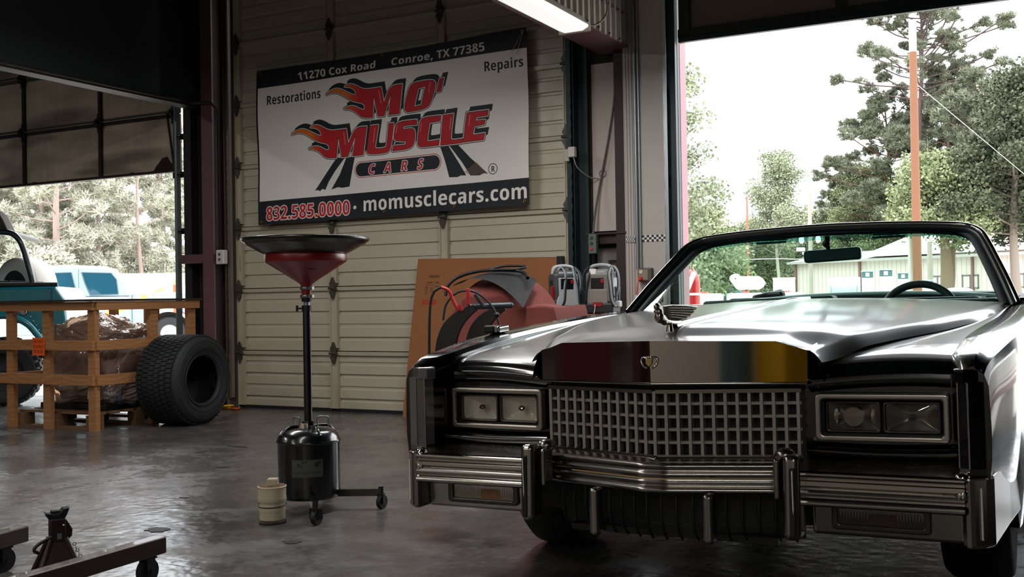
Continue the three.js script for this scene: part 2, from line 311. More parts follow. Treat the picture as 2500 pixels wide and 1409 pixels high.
// ------------------------------------------------------------------ frame columns, girts and the sheeted partitions above 3 m
{
  const f = structGroup('frame_1');
  struct('column_flange', b2(-7.648, -7.505, 0, 5.8, 0.13, 0.15), M.maroon, f);
  struct('column_web', b2(-7.585, -7.57, 0, 5.8, -0.06, 0.13), M.maroonDark, f);
  struct('column_flange', b2(-7.7, -7.5, 0, 5.8, -0.06, -0.045), M.maroonDark, f);
  struct('girt', [b2(-7.98, -7.42, 1.44, 1.455, -0.04, 0.14), b2(-7.98, -7.42, 1.44, 1.53, 0.1, 0.115)], M.maroon, f);
  struct('jamb', b2(-8.0, -7.9, 0, 5.8, -0.06, 0.04), S(0x1b1416, 0.6), f);
  const g = structGroup('frame_2');
  struct('column_flange', b2(-3.25, -3.17, 0, 3.06, 0.06, 0.08), M.maroonDark, g);
  struct('column_web', b2(-3.22, -3.205, 0, 3.06, -0.06, 0.06), M.maroonDark, g);
  struct('girt', [b2(-3.52, -3.16, 1.47, 1.56, -0.05, 0.05), b2(-3.52, -3.16, 1.545, 1.56, 0.05, 0.09)], M.maroonDark, g);
  struct('liner_board', b2(-3.5, -3.293, 1.58, 2.97, -0.06, -0.045), S(0xb8aaa2, 0.8), g);
  struct('lower_board', b2(-3.47, -3.27, 0.9, 1.44, -0.06, -0.045), S(0x6d6662, 0.85), g);
  struct('beam', [b2(-3.41, -3.12, 3.04, 3.055, -0.05, 9.5), b2(-3.28, -3.265, 3.055, 3.3, -0.05, 9.5), b2(-3.41, -3.12, 3.3, 3.315, -0.05, 9.5)], M.maroon, g);
  const pl = structGroup('wall_partition_left');
  struct('lower_channel', [b2(-7.86, -7.7, 3.0, 3.012, 0.05, 9.5), b2(-7.86, -7.85, 3.0, 3.14, 0.05, 9.5)], S(0x1a1416, 0.6, 0.1), pl);
  struct('conduit', tube([[-7.69, 3.03, 9.4], [-7.69, 3.03, 3], [-7.69, 3.03, 0.55], [-7.69, 3.03, 0.22], [-7.6, 3.03, 0.2], [-7.52, 3.03, 0.18], [-7.45, 2.99, 0.17], [-7.435, 2.9, 0.165], [-7.435, 2.6, 0.165], [-7.435, 1.6, 0.165]], 0.013, 120, 8), S(0x3a3437, 0.5, 0.4), pl);
  struct('partition_sheet', b2(-7.82, -7.8, 3.01, 5.8, 0.0, 9.5), S(0x24292d, 0.75), pl);
  const pr = structGroup('wall_partition_right');
  // trapezoid-ribbed sheet, ribs upright; one piece per rib
  const rib = profileX([[0.0, 0], [0.0, 0.02], [-0.022, 0.035], [-0.022, 0.085], [0.0, 0.1], [0.0, 0.105]], 0, 2.75);   // x runs up, y along z
  const ribM = S(0xb3aca2, 0.5, 0.15);
  for (let i = 0; i < 70; i++) { const m = part('sheet_rib', rib, ribM, pr); m.rotation.set(0, -Math.PI / 2, Math.PI / 2); m.position.set(-3.118, 3.05, 0.02 + i * 0.105); m.rotation.set(0, 0, 0); m.matrixAutoUpdate = false; m.matrix.makeBasis(V3(0, 1, 0), V3(0, 0, 1), V3(1, 0, 0)).setPosition(-3.118, 3.05, 0.02 + i * 0.105); }
  for (let i = 0; i < 40; i++) { const m = part('sheet_screw', new THREE.SphereGeometry(0.008, 8, 6), M.black, pr); m.position.set(-3.11, 3.07, 0.07 + i * 0.21); }
  const pil = structGroup('trim_1');
  struct('pilaster_face', b2(-3.06, -2.815, 0, 5.8, -0.05, 0.1), S(0xb0a9a3, 0.75, 0, { roughnessMap: grime }), pil);
  for (let i = 0; i < 3; i++) struct('corner_rib', cyl(0.012, 0.012, 5.8, -3.15 + i * 0.024, 2.9, 0.08, 10), S(0xb4aca6, 0.5), pil);
  struct('corner_trim', b2(-3.17, -3.07, 0, 5.8, -0.05, 0.08), S(0xa8a29c, 0.55), pil);
}
{
  // conduits on the pilaster
  const c = tag(thing('wall_conduit', 'twin grey steel conduits running down the pale pilaster beside the bright opening', 'conduit'), null);
  part('pipe', tube([[-3.6, 3.62, 0.5], [-3.3, 3.6, 0.2], [-3.12, 3.5, 0.125], [-3.062, 3.4, 0.115], [-3.055, 3.2, 0.115], [-3.055, 2.2, 0.115], [-3.055, 1.25, 0.115]], 0.013, 80, 10), M.galv, c);
  part('pipe', rod([-3.027, 1.25, 0.112], [-3.027, 5.7, 0.112], 0.01), M.galv, c);
  // black and white checkered tape
  const chk = canvasTex(256, 64, (g) => { for (let y = 0; y < 3; y++) for (let x = 0; x < 10; x++) { g.fillStyle = (x + y) % 2 ? '#d9d6d2' : '#0c0d0f'; g.fillRect(x * 25.6, y * 21.34, 26, 22); } });
  const m = S(0xffffff, 0.5, 0, { map: chk });
  const pg = new THREE.BoxGeometry(0.2, 0.052, 0.003).translate(-2.92, 1.495, 0.1025);
  const t = part('checkered_tape', [pg, new THREE.BoxGeometry(0.075, 0.052, 0.003).translate(-3.12, 1.495, 0.0945)], m, scene);
  tag(t, 'strip of black and white checkered tape wrapped on the pale pilaster', 'tape');
}
// ------------------------------------------------------------------ fluorescent strip fixtures
const lensMat = new THREE.MeshStandardMaterial({ color: 0xdddddd, roughness: 0.4, emissive: new THREE.Color(1.0, 0.98, 0.94), emissiveIntensity: 0.8 });
function stripLight([x, y, z], len, label, power, width = 0.2) {
  const t = thing('fluorescent_light', label, 'ceiling light', [x, y, z], 0, null);
  part('housing', [rbox(width * 0.72, 0.05, len, 0, 0.07, 0, 0.008), b2(-width * 0.52, width * 0.52, 0.036, 0.048, -len / 2, len / 2)], S(0x8f887e, 0.5), t);
  const prof = shapeOf([[-width / 2, 0.036], [-width / 2, 0.02], [-width * 0.3, 0], [width * 0.3, 0], [width / 2, 0.02], [width / 2, 0.036]]);
  part('lens', extrude(prof, len - 0.04).translate(0, 0, -len / 2 + 0.02), lensMat, t);
  for (const s of [-1, 1]) part('end_cap', b2(-width / 2 - 0.004, width / 2 + 0.004, -0.002, 0.05, s * len / 2 - 0.014, s * len / 2 + 0.014), S(0x97907f, 0.5), t);
  for (const s of [-1, 1]) part('hanger_wire', rod([0, 0.09, s * len * 0.36], [0, 5.8 - y, s * len * 0.36], 0.003, 0.003, 5), M.steel, t);
  const l = new THREE.RectAreaLight(0xf6f5f2, power, width * 0.96, len - 0.06);
  l.position.set(0, -0.006, 0); l.rotation.x = -Math.PI / 2; t.add(l);
  return t;
}
const L0 = stripLight([-2.975, 2.85, 2.67], 2.44, 'long white fluorescent strip light hanging beside the ribbed metal partition', 50, 0.22);
part('power_cable', tube([[0.03, 0.07, -1.2], [0.12, 0.06, -1.32], [0.17, 0.2, -1.4], [0.12, 0.5, -1.3], [-0.02, 1.1, -1.2]], 0.007, 40, 6), S(0x8a857a, 0.5), L0);
for (const [x, y, z, p] of [[-2.975, 2.85, 6.4, 16], [-5.5, 3.4, 3.3, 44], [-5.6, 3.4, 9.6, 22], [0.6, 2.95, 9.4, 18], [0.6, 2.95, 12.2, 38], [-5.6, 3.4, 12.4, 36], [-11, 4.6, 7.5, 90]])
  stripLight([x, y, z], 2.44, 'fluorescent strip light hung from the shop ceiling behind the viewpoint', p, 0.22).userData.group = 'ceiling strip lights behind the viewpoint';
// ------------------------------------------------------------------ the black convertible, built in its own frame: x to the picture's right, y up, z towards its nose
const car = thing('convertible_car', 'black vintage convertible with chrome nose, egg-crate grille and raised windshield, nosed into the shop', 'car', [-1.0942, 0, 4.915], 0.2 * DEG);
car.rotation.order = 'YXZ'; car.rotation.z = 0.674 * DEG;
{
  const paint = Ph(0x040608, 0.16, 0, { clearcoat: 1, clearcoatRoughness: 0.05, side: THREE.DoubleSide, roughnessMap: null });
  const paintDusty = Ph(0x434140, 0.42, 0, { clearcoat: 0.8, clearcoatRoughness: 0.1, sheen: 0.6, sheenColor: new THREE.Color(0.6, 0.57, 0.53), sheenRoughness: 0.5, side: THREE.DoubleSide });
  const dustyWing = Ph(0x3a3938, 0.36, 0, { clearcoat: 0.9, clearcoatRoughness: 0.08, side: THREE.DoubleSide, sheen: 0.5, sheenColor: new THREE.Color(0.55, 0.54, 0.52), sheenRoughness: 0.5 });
  const chrome = M.chrome, pitted = S(0x8f8a82, 0.3, 1, { roughnessMap: grime }), mirrorChrome = S(0xb8aea6, 0.045, 1);
  const rub = S(0x0a0b0c, 0.6), lip = S(0x6a655e, 0.5, 0.4);
  const ridgeY = smooth([[-2.02, 1.008], [-1.66, 1.003], [-1.16, 0.986], [-0.66, 0.965], [-0.25, 0.946], [0.015, 0.928], [0.222, 0.899]]);
  const xE = smooth([[-2.02, 0.84], [-1.3, 0.775], [-0.8, 0.675], [-0.45, 0.57], [-0.2, 0.5], [0.07, 0.424], [0.3, 0.42]]);
  const yE = smooth([[-2.02, 0.97], [-1.3, 0.948], [-0.8, 0.924], [-0.45, 0.908], [-0.2, 0.895], [0.0, 0.876], [0.07, 0.864]]);
  const zF = (x) => 0.212 - 0.343 * Math.abs(x);
  // ---- hood: ridge, flat flanks, raised crease, drop to the shut line
  const hoodPt = (u, v) => {
    const a = Math.abs(u), s = Math.sign(u) || 1, zz = (x) => lerp(zF(Math.min(x, 0.424)), -2.02, Math.pow(v, 1.25));
    let z = lerp(0.1, -2.02, Math.pow(v, 1.25)), x = 0;
    for (let k = 0; k < 6; k++) { x = Math.min(a / 0.9, 1) * xE(z); z = zz(x); }
    const hd = (q) => (q < 0.34 ? 0.8985 - 0.0235 * q : 0.8905 - (q - 0.34) * 0.33), bl = THREE.MathUtils.smoothstep(zF(Math.min(x, 0.424)) - z, 0, 0.3);
    if (a <= 0.9) { const t = a / 0.9, yy = lerp(ridgeY(z), yE(z), Math.pow(t, 1.25)) + 0.006 * Math.sin(t * Math.PI); return [s * x, lerp(hd(Math.min(x, 0.424)), yy, bl), z]; }
    if (a <= 0.9) { const t = a / 0.9; return [s * x, lerp(ridgeY(z), yE(z), Math.pow(t, lerp(1.25, 6, clamp((z + 0.3) / 0.4, 0, 1)))) + 0.006 * Math.sin(t * Math.PI), z]; }
    const t = (a - 0.9) / 0.1; return [s * (xE(z) + 0.042 * t), lerp(0.8628, yE(z), bl) - 0.034 * t * t - 0.002 * t, z];
  };
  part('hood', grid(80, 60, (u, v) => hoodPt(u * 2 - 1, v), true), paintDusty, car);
  part('hood_molding', (() => {
    const p = []; for (let i = 0; i <= 30; i++) { const z = lerp(-0.02, -2.0, i / 30); p.push([0, ridgeY(z) + 0.003, z]); }
    return new THREE.TubeGeometry(curve(p), 60, 0.009, 8).scale(1, 1, 1);
  })(), chrome, car);
  for (const s of [-1, 1]) {
    const X = (x) => s * x;
    // ---- inner wing panel and rounded brow over the lamps
    const xSt = smooth([[-2.02, 0.885], [-1.0, 0.86], [-0.6, 0.832], [-0.25, 0.808], [0, 0.802], [0.1, 0.802]]);
    const ySt = smooth([[-2.02, 0.958], [-1.6, 0.945], [-1.0, 0.908], [-0.6, 0.882], [-0.25, 0.858], [-0.1, 0.846], [0.05, 0.842]]);
    const prof = [[-2.02, 0], [-1.6, 0], [-1.2, 0], [-0.9, 0], [-0.6, 0], [-0.4, 0], [-0.25, 0], [-0.15, -0.002], [-0.09, -0.007], [-0.05, -0.015], [-0.025, -0.026], [-0.01, -0.039], [-0.002, -0.054], [0, -0.068], [-0.004, -0.08], [-0.014, -0.092]];
    const wp = (k0, k1, nv) => grid(16, nv, (u, v) => {
      const k = lerp(k0, k1, v), i = Math.min(Math.floor(k), prof.length - 2), f = k - i, z = lerp(prof[i][0], prof[i + 1][0], f), dy = lerp(prof[i][1], prof[i + 1][1], f);
      const x0 = xE(Math.min(z, 0.02)) + 0.046 - (z > -0.2 ? (z + 0.2) * 0.35 : 0), x1 = xSt(z), x = lerp(x0, x1, u);
      const yA = yE(z) - 0.04 - (z > -0.5 ? (z + 0.5) * 0.02 : 0);
      return [X(x), lerp(yA, ySt(z), Math.min(1, u * 1.15)) + 0.008 * Math.sin(u * Math.PI) + dy, z + (1 - u) * 0.03 * (z > -0.3 ? (z + 0.3) / 0.3 : 0)];
    }, s < 0);
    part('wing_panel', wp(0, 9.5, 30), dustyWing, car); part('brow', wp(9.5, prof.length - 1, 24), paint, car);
    // gusset between the nose panel and the brow
    part('nose_gusset', grid(8, 8, (u, v) => { const z = lerp(0.06, -0.2, v), x = lerp(0.424, 0.47, u); return [X(x), lerp(lerp(0.868, 0.768, u * u), lerp(0.885, 0.85, u), v), z + u * 0.0]; }, s > 0), paint, car);
    // ---- outer blade of the front wing, running on into the body side
    const xo = smooth([[-4.7, 0.985], [-3, 1.013], [-1.5, 1.012], [-0.8, 0.992], [-0.3, 0.958], [0, 0.925], [0.14, 0.908]]);
    const yT = smooth([[-4.7, 0.93], [-3, 0.965], [-2.0, 0.965], [-1.5, 0.953], [-0.9, 0.928], [-0.3, 0.892], [0, 0.858], [0.09, 0.842], [0.14, 0.82]]);
    const arch = (z) => { let b = z > -0.42 ? 0.42 : 0.29; for (const c of [-0.95, -4.15]) { const d = 0.43 * 0.43 - (z - c) * (z - c); if (d > 0) b = Math.max(b, 0.3 + Math.sqrt(d)); } return b; };
    const ring = (z) => {
      const a = z < -0.6 ? xSt(z) : Math.max(xSt(z), lerp(0.802, 0.832, clamp((z + 0.02) / 0.14, 0, 1))), o = xo(z), t = yT(z), b = Math.min(arch(z), t - 0.25);
      return [[a, 0.54], [a, t - 0.06], [a + 0.004, t - 0.02], [a + 0.016, t - 0.006], [lerp(a, o, 0.55), t + 0.002], [o - 0.03, t - 0.006], [o - 0.01, t - 0.02], [o, t - 0.05], [o + 0.004, t - 0.16], [o + 0.003, lerp(t, b, 0.6)], [o - 0.006, lerp(t, b, 0.8)], [o - 0.02, b], [o - 0.06, b]];
    };
    const zs = []; for (let i = 0; i <= 12; i++) zs.push(lerp(0.14, -0.35, i / 12)); for (let i = 1; i <= 60; i++) zs.push(lerp(-0.35, -4.7, i / 60));
    const n = ring(0).length, gW = grid(n - 1, zs.length - 1, (u, v) => { const z = zs[Math.round(v * (zs.length - 1))], r = ring(z)[Math.round(u * (n - 1))]; return [X(r[0]), r[1], z]; }, s > 0);
    const cap = ring(0.14), cs = shapeOf(cap.map(([x, y]) => [X(x), y]));
    part('front_wing', [toCreasedNormals(gW, 0.6), new THREE.ShapeGeometry(cs).translate(0, 0, 0.14)], paint, car);
    // ---- recessed lamp panel, ledge under the lamps

    // ---- vertical corner lamp in the end of the wing
    const lensM = s < 0 ? Ph(0x7c7a78, 0.2, 0.35, { clearcoat: 1 }) : Ph(0x0d0e11, 0.14, 0.1, { clearcoat: 0.6 });
    const plan = shapeOf([[0.826, -0.1], [0.832, -0.146], [0.857, -0.162], [0.9, -0.138], [0.912, -0.1]].map(([a, b]) => [X(a), b]));
    const lamp = part('corner_lamp', [extrude(plan, 0.225, 0.004).rotateX(-Math.PI / 2).translate(0, 0.552, 0)], lensM, car, 'vertical smoky corner lamp in a chrome surround');
    part('lamp_cap', extrude(plan, 0.018, 0.003).rotateX(-Math.PI / 2).translate(0, 0.534, 0), chrome, lamp);
    part('lamp_cap', [extrude(plan, 0.03, 0.006).rotateX(-Math.PI / 2).scale(0.99, 1, 0.985).translate(0, 0.777, 0)], s < 0 ? S(0x8a8580, 0.35, 0.8) : S(0x1a1b1d, 0.15, 0.6), lamp);
    part('lamp_ridge', [rod([X(0.857), 0.552, 0.162], [X(0.857), 0.778, 0.162], 0.0025, 0.0025, 6), rod([X(0.832), 0.552, 0.147], [X(0.832), 0.778, 0.147], 0.003, 0.003, 6)], chrome, lamp);
    // ---- headlamp bezel with two rectangular lamps
    const bz = (g) => { const p = g.attributes.position; for (let i = 0; i < p.count; i++) { const x = p.getX(i), u = x - 0.62; p.setX(i, X(x)); p.setZ(i, p.getZ(i) - u * 0.078 + 0.015); } if (s < 0) { const q = g.index ? g.toNonIndexed() : g, a = q.attributes.position; for (let i = 0; i < a.count; i += 3) for (const at2 of Object.values(q.attributes)) { const k = at2.itemSize, t = []; for (let c = 0; c < k; c++) { t[c] = at2.array[(i + 1) * k + c]; at2.array[(i + 1) * k + c] = at2.array[(i + 2) * k + c]; at2.array[(i + 2) * k + c] = t[c]; } } g = q; } g.computeVertexNormals(); return g; };
    const pnl = shapeOf([[0.405, 0.54], [0.84, 0.54], [0.84, 0.79], [0.405, 0.79]]); pnl.holes.push(rrShape(0.335, 0.112, 0.01, 0.62, 0.668));
    part('lamp_panel', bz(new THREE.ShapeGeometry(pnl).translate(0, 0, -0.016)), paint, car);
    part('lamp_ledge', [grid(10, 8, (u, v) => { const k = v * Math.PI; return [X(lerp(0.42, 0.832, u)), 0.572 + 0.02 * Math.cos(k) + (s < 0 ? 1 : 1) * -0.006 * Math.sin(u * 3.14), lerp(0.03, 0.01, u) + 0.035 * Math.sin(k)]; }, s > 0)], paint, car);
    const frame = rrShape(0.362, 0.137, 0.016, 0.62, 0.668); frame.holes.push(rrShape(0.326, 0.103, 0.01, 0.62, 0.668));
    const f2 = rrShape(0.33, 0.107, 0.011, 0.62, 0.668); f2.holes.push(rrShape(0.318, 0.096, 0.008, 0.62, 0.668));
    const bezel = part('headlight_bezel', [bz(extrude(frame, 0.02, 0.006, 3))], S(0xa59e94, 0.3, 0.95), car);
    part('bezel_lip', bz(extrude(f2, 0.008, 0.002).translate(0, 0, -0.012)), rub, bezel);
    part('bezel_back', bz(new THREE.ShapeGeometry(rrShape(0.33, 0.108, 0.01, 0.62, 0.668)).translate(0, 0, -0.062)), M.black, bezel);
    for (const e of [-1, 1]) {
      const cx = 0.62 + e * 0.079, holder = rrShape(0.152, 0.09, 0.012, cx, 0.667); holder.holes.push(rrShape(0.138, 0.077, 0.009, cx, 0.667));
      const hl = part('headlight', bz(extrude(holder, 0.012, 0.003).translate(0, 0, -0.012)), S(0x55514c, 0.3, 0.9), bezel);
      // curved reflector bowl and glass with vertical flutes
      part('reflector', bz(grid(20, 14, (u, v) => { const a = u * 2 - 1, b = v * 2 - 1; return [cx + a * 0.069, 0.667 + b * 0.0385, -0.045 + 0.036 * Math.max(a * a, b * b * 0.9)]; })), s < 0 ? S(0xe4dfd6, 0.36, 0.3) : S(0x8f8b85, 0.24, 0.75), hl);
      part('bulb', bz(sph(0.012, cx, 0.667, -0.022, 1, 0.8, 1, 14)), e * s > 0 && s > 0 ? S(0x1a1c20, 0.15, 0.6) : S(0x77726b, 0.1, 1), hl);
      const clear = s > 0, fl = clear ? 0 : 0.0018;
      part('lens', bz(grid(clear ? 16 : 96, 14, (u, v) => { const a = u * 2 - 1, b = v * 2 - 1; return [cx + a * 0.069, 0.667 + b * 0.0385, -0.004 + 0.007 * (1 - a * a) * (1 - b * b) + fl * Math.cos(u * Math.PI * 48)]; })), Ph(0xf2f0ea, clear ? 0.02 : 0.06, 0, { transmission: 1, thickness: 0, ior: 1.5 }), hl, clear ? 'clear replacement lens' : 'fluted sealed beam lens');
      if (clear && e < 0) for (const q of [-1, 1]) part('facet', bz(sph(0.02, cx + q * 0.052, 0.667, -0.03, 0.7, 1.5, 0.5, 12)), S(0xb5aea6, 0.15, 1, { flatShading: true }), hl);
      if (clear && e < 0) part('projector', bz(cyl(0.028, 0.03, 0.03, cx, 0.667, -0.022, 24, Math.PI / 2)), S(0x8f8a84, 0.15, 1), hl);
    }
    // ---- bumper: ribbed outer section, lower apron with turn signal, end cap
    const rp = [[-0.06, 0.532], [0, 0.53], [0.006, 0.526], [0.007, 0.521], [0.003, 0.517], [-0.004, 0.514], [-0.004, 0.506], [0.002, 0.503], [0.004, 0.498], [0.004, 0.492], [0.0, 0.489], [-0.003, 0.486], [-0.003, 0.48], [0.002, 0.477], [0.004, 0.472], [0.003, 0.467], [-0.004, 0.464], [-0.004, 0.457], [0.004, 0.453], [0.008, 0.446], [0.007, 0.439], [0, 0.434], [-0.06, 0.43]];
    const g1 = profileX(rp.slice().reverse(), s > 0 ? 0.43 : -0.845, s > 0 ? 0.845 : -0.43, 0.7).translate(0, 0, 0.185);
    const bumper = part('bumper_section', [g1, b2(...[0.44, 0.84].map(X).sort((a, b) => a - b), 0.435, 0.528, 0.1, 0.178)], M.chromeDull, car);
    part('strip', b2(...[0.475, 0.79].map(X).sort((a, b) => a - b), 0.4825, 0.4845, 0.18, 0.1835), S(0xc9bda6, 0.5), bumper);
    part('bumper_shelf', grid(6, 4, (u, v) => [X(lerp(0.4, 0.86, u)), lerp(0.532, 0.556, v), lerp(0.185, 0.0, v)], s < 0), pitted, car);
    const ap = part('bumper_apron', [rbox(0.405, 0.1, 0.03, X(0.64), 0.395, 0.112, 0.012, 0.08)], M.chromeDull, car);
    const ts = rrShape(0.262, 0.074, 0.014, X(0.625), 0.402); ts.holes.push(rrShape(0.226, 0.044, 0.008, X(0.625), 0.402));
    const sig = part('turn_signal', extrude(ts, 0.012, 0.004).translate(0, 0, 0.122), S(0x4e4a46, 0.3, 0.9), ap);
    part('signal_back', box(0.24, 0.05, 0.004, X(0.625), 0.402, 0.121), M.black, sig);
    part('signal_lens', grid(110, 4, (u, v) => [X(0.625) + (u - 0.5) * 0.222, 0.402 + (v - 0.5) * 0.042, 0.128 + 0.0012 * Math.cos(u * Math.PI * 56)]), Ph(s < 0 ? 0xb8a994 : 0x3d3630, 0.15, 0, { transmission: s < 0 ? 0.5 : 0.2, thickness: 0 }), sig);
    part('amber_lens', box(0.07, 0.04, 0.004, X(s < 0 ? 0.6 : 0.63), 0.402, 0.1265), Ph(s < 0 ? 0x8a5216 : 0x3a1c0c, 0.3, 0), sig, 'amber bulb cover behind the clear lens');
    const endPlan = shapeOf([[0.84, 0.5], [0.838, -0.168], [0.847, -0.18], [0.858, -0.184], [0.869, -0.18], [0.895, -0.155], [0.913, -0.12], [0.935, 0.2], [0.96, 0.5]].map(([a, b]) => [X(a), b]));
    const end = part('bumper_end', [extrude(endPlan, 0.17, 0.01, 3).rotateX(-Math.PI / 2).translate(0, 0.355, 0)], M.chromeDull, car);
    part('strip', rod([X(0.884), 0.37, 0.169], [X(0.884), 0.505, 0.169], 0.003, 0.003, 6), S(0xd9d4c8, 0.5), end);
    part('mount_boss', [sph(0.018, X(0.838), 0.486, 0.178, 1, 1, 0.7), sph(0.02, X(0.838), 0.528, 0.17, 1, 0.8, 0.8)], chrome, end);
    // ---- upright guard with rubber insert, lug beside it
    const gd = part('bumper_guard', [rbox(0.047, 0.235, 0.08, X(0.407), 0.462, 0.205, 0.018, -0.04, 0, 0, 4)], M.chromeDull, car);
    part('guard_insert', [rbox(0.017, 0.19, 0.01, X(0.412), 0.452, 0.245, 0.004, -0.04)], rub, gd);
    part('strip', [rod([X(0.414), 0.37, 0.248], [X(0.414), 0.54, 0.2525], 0.002, 0.002, 6)], S(0xe0dccf, 0.5), gd);
    part('guard_lug', [rbox(0.018, 0.115, 0.06, X(0.362), 0.508, 0.19, 0.008), sph(0.03, X(0.375), 0.57, 0.16, 1, 0.7, 1)], pitted, gd);
    part('lower_guard', rbox(0.03, 0.142, 0.05, X(0.175), 0.392, 0.24, 0.012, 0, 0, 0, 4), M.chromeDull, car);
    // ---- wheels and tyres
    for (const [wz, nm] of [[-0.95, 1], [-4.15, 0]]) {
      const ty = part('tyre', lathe([[0.2, -0.1], [0.27, -0.112], [0.33, -0.108], [0.352, -0.085], [0.357, 0], [0.352, 0.085], [0.33, 0.108], [0.27, 0.112], [0.2, 0.1]], 48).rotateZ(Math.PI / 2).translate(X(0.8), 0.357, wz), M.rubberMatte, car);
      part('wheel_cover', lathe([[0.0, 0.1], [0.06, 0.1], [0.1, 0.085], [0.19, 0.09], [0.205, 0.1], [0.21, 0.08], [0.2, -0.09]], 40).rotateZ(s > 0 ? -Math.PI / 2 : Math.PI / 2).translate(X(0.8), 0.357, wz), chrome, ty);
    }
    // ---- fender-top lamp monitor
    if (s < 0) {
      const fm = part('lamp_monitor', rbox(0.05, 0.028, 0.09, -0.9, 0.922, -0.52, 0.008, 0.05), chrome, car, 'small chrome lamp monitor on top of the front wing');
      part('monitor_hood', rbox(0.046, 0.03, 0.035, -0.9, 0.923, -0.452, 0.008), M.black, fm);
    }
  }
  // ---- chrome nose panel: two flat faces meeting at a prow
  {
    const pts = [[0, 0.7745], [0.425, 0.7695], [0.427, 0.862], [0.34, 0.8905], [0, 0.8985]];
    const g = []; for (const s of [-1, 1]) { const e = extrude(shapeOf((s > 0 ? pts : pts.map(([x, y]) => [-x, y]).reverse())), 0.012, 0.0); const p = e.attributes.position; for (let i = 0; i < p.count; i++) p.setZ(i, p.getZ(i) + zF(p.getX(i)) - 0.008); e.computeVertexNormals(); g.push(e); }
    for (const s of [-1, 1]) g.push(grid(2, 2, (u, v) => [s * lerp(0.425, 0.43, u), lerp(0.77, 0.862, v), lerp(0.07, -0.06, u)], s < 0));
    const nose = part('nose_panel', g, mirrorChrome, car, 'mirror-bright chrome nose panel with a centre prow');
    part('lower_lip', [-1, 1].map((s) => rod([0, 0.772, 0.217], [s * 0.424, 0.767, 0.072], 0.004, 0.004, 8)), chrome, nose);
    // small wreath-and-shield crest at the prow
    const em = part('crest', [extrude(shapeOf([[-0.011, 0.01], [0.011, 0.01], [0.01, -0.004], [0, -0.014], [-0.01, -0.004]]), 0.006, 0.002).translate(0, 0.836, 0.222)], S(0xb99f68, 0.3, 0.9), nose, 'small gilt shield in an open wreath');
    part('wreath', [-1, 1].map((s) => tube([[s * 0.006, 0.818, 0.226], [s * 0.02, 0.826, 0.224], [s * 0.026, 0.842, 0.222], [s * 0.018, 0.85, 0.223], [s * 0.004, 0.846, 0.227]], 0.0032, 20, 6)), chrome, em);
    part('crown', [-1, 0, 1].map((k) => sph(0.004, k * 0.007, 0.85, 0.226)), S(0xd8c9a0, 0.25, 1), em);
  }
  // ---- egg-crate grille
  {
    const zG = (x) => 0.192 - 0.3 * Math.abs(x), W = 0.402, y0 = 0.557, y1 = 0.748, metal = S(0xa39b92, 0.5, 0.6);
    const seg = (xa, xb, ya, yb, d, proud = 0) => { const za = zG(xa), zb = zG(xb), a = Math.atan2(za - zb, xb - xa), l = Math.hypot(xb - xa, zb - za); return box(l, yb - ya, d, (xa + xb) / 2, (ya + yb) / 2, (za + zb) / 2 - d / 2 + proud, 0, a, 0); };
    const gr = part('grille', [-1, 1].flatMap((s) => [[0, W * s]].map(([a, b]) => [Math.min(a, b), Math.max(a, b)]).flatMap(([a, b]) => [seg(a, b, y1 - 0.007, y1 + 0.004, 0.03, 0.004), seg(a, b, y0 - 0.004, y0 + 0.003, 0.03, 0.002)])), S(0x8a8379, 0.25, 1), car, 'chrome egg-crate grille');
    const bar = box(0.0094, y1 - y0, 0.032);
    for (let k = -12; k <= 12; k++) { const x = k / 12 * (W - 0.005), m = part('grille_bar', bar, metal, gr); m.position.set(x, (y0 + y1) / 2, zG(x) - 0.013); }
    for (const s of [-1, 1]) for (let r = 1; r < 5; r++) part('cross_bar', seg(Math.min(0, s * W), Math.max(0, s * W), y0 + (y1 - y0) * r / 5 - 0.0042, y0 + (y1 - y0) * r / 5 + 0.0042, 0.026, -0.003), metal, gr);
    for (const s of [-1, 1]) for (let r = 0; r < 12; r++) { const x = s * (r + 0.5) / 12 * W; if (s > 0 && r < 11) { const m = part('bead', new THREE.SphereGeometry(0.0042, 10, 8), chrome, gr); m.position.set(s * r / 12 * W, 0.549, zG(x) + 0.004); } }
    part('grille_back', grid(8, 2, (u, v) => { const x = (u * 2 - 1) * 0.42; return [x, lerp(0.54, 0.79, v), zG(x) - 0.06]; }), M.black, car);
    // ---- bumper centre: V in plan, two pressed ribs with a narrow bright strip between
    const zB = (x) => 0.226 - 0.3 * Math.max(0, Math.abs(x) - 0.035);
    const rp = [[-0.055, 0.545], [-0.012, 0.543], [0.0, 0.54], [0.006, 0.534], [0.005, 0.528], [-0.004, 0.524], [-0.006, 0.517], [0.0, 0.513], [0.003, 0.508], [0.001, 0.502], [-0.003, 0.5], [-0.003, 0.49], [0.001, 0.488], [0.002, 0.484], [-0.002, 0.48], [-0.006, 0.478], [-0.006, 0.472], [0.004, 0.468], [0.007, 0.462], [0.005, 0.455], [-0.004, 0.452], [-0.05, 0.45]];
    const cb = part('bumper_section', grid(64, rp.length - 1, (u, v) => { const x = (u * 2 - 1) * 0.392, [dz, y] = rp[Math.round(v * (rp.length - 1))]; return [x, y, zB(x) + dz]; }, true), M.chromeDull, car, 'chrome bumper centre with pressed ribs');
    part('strip', grid(64, 1, (u, v) => { const x = (u * 2 - 1) * 0.315 + 0.02; return [x, lerp(0.4935, 0.4965, v), zB(x) - 0.0015]; }), S(0xc7a467, 0.5), cb, 'thin gold strip');
    part('bumper_shelf', grid(24, 4, (u, v) => { const x = (u * 2 - 1) * 0.4; return [x, lerp(0.542, 0.556, v), lerp(zB(x) - 0.012, zG(x) - 0.01, v)]; }, false), pitted, car, 'dusty chrome shelf between bumper and grille');
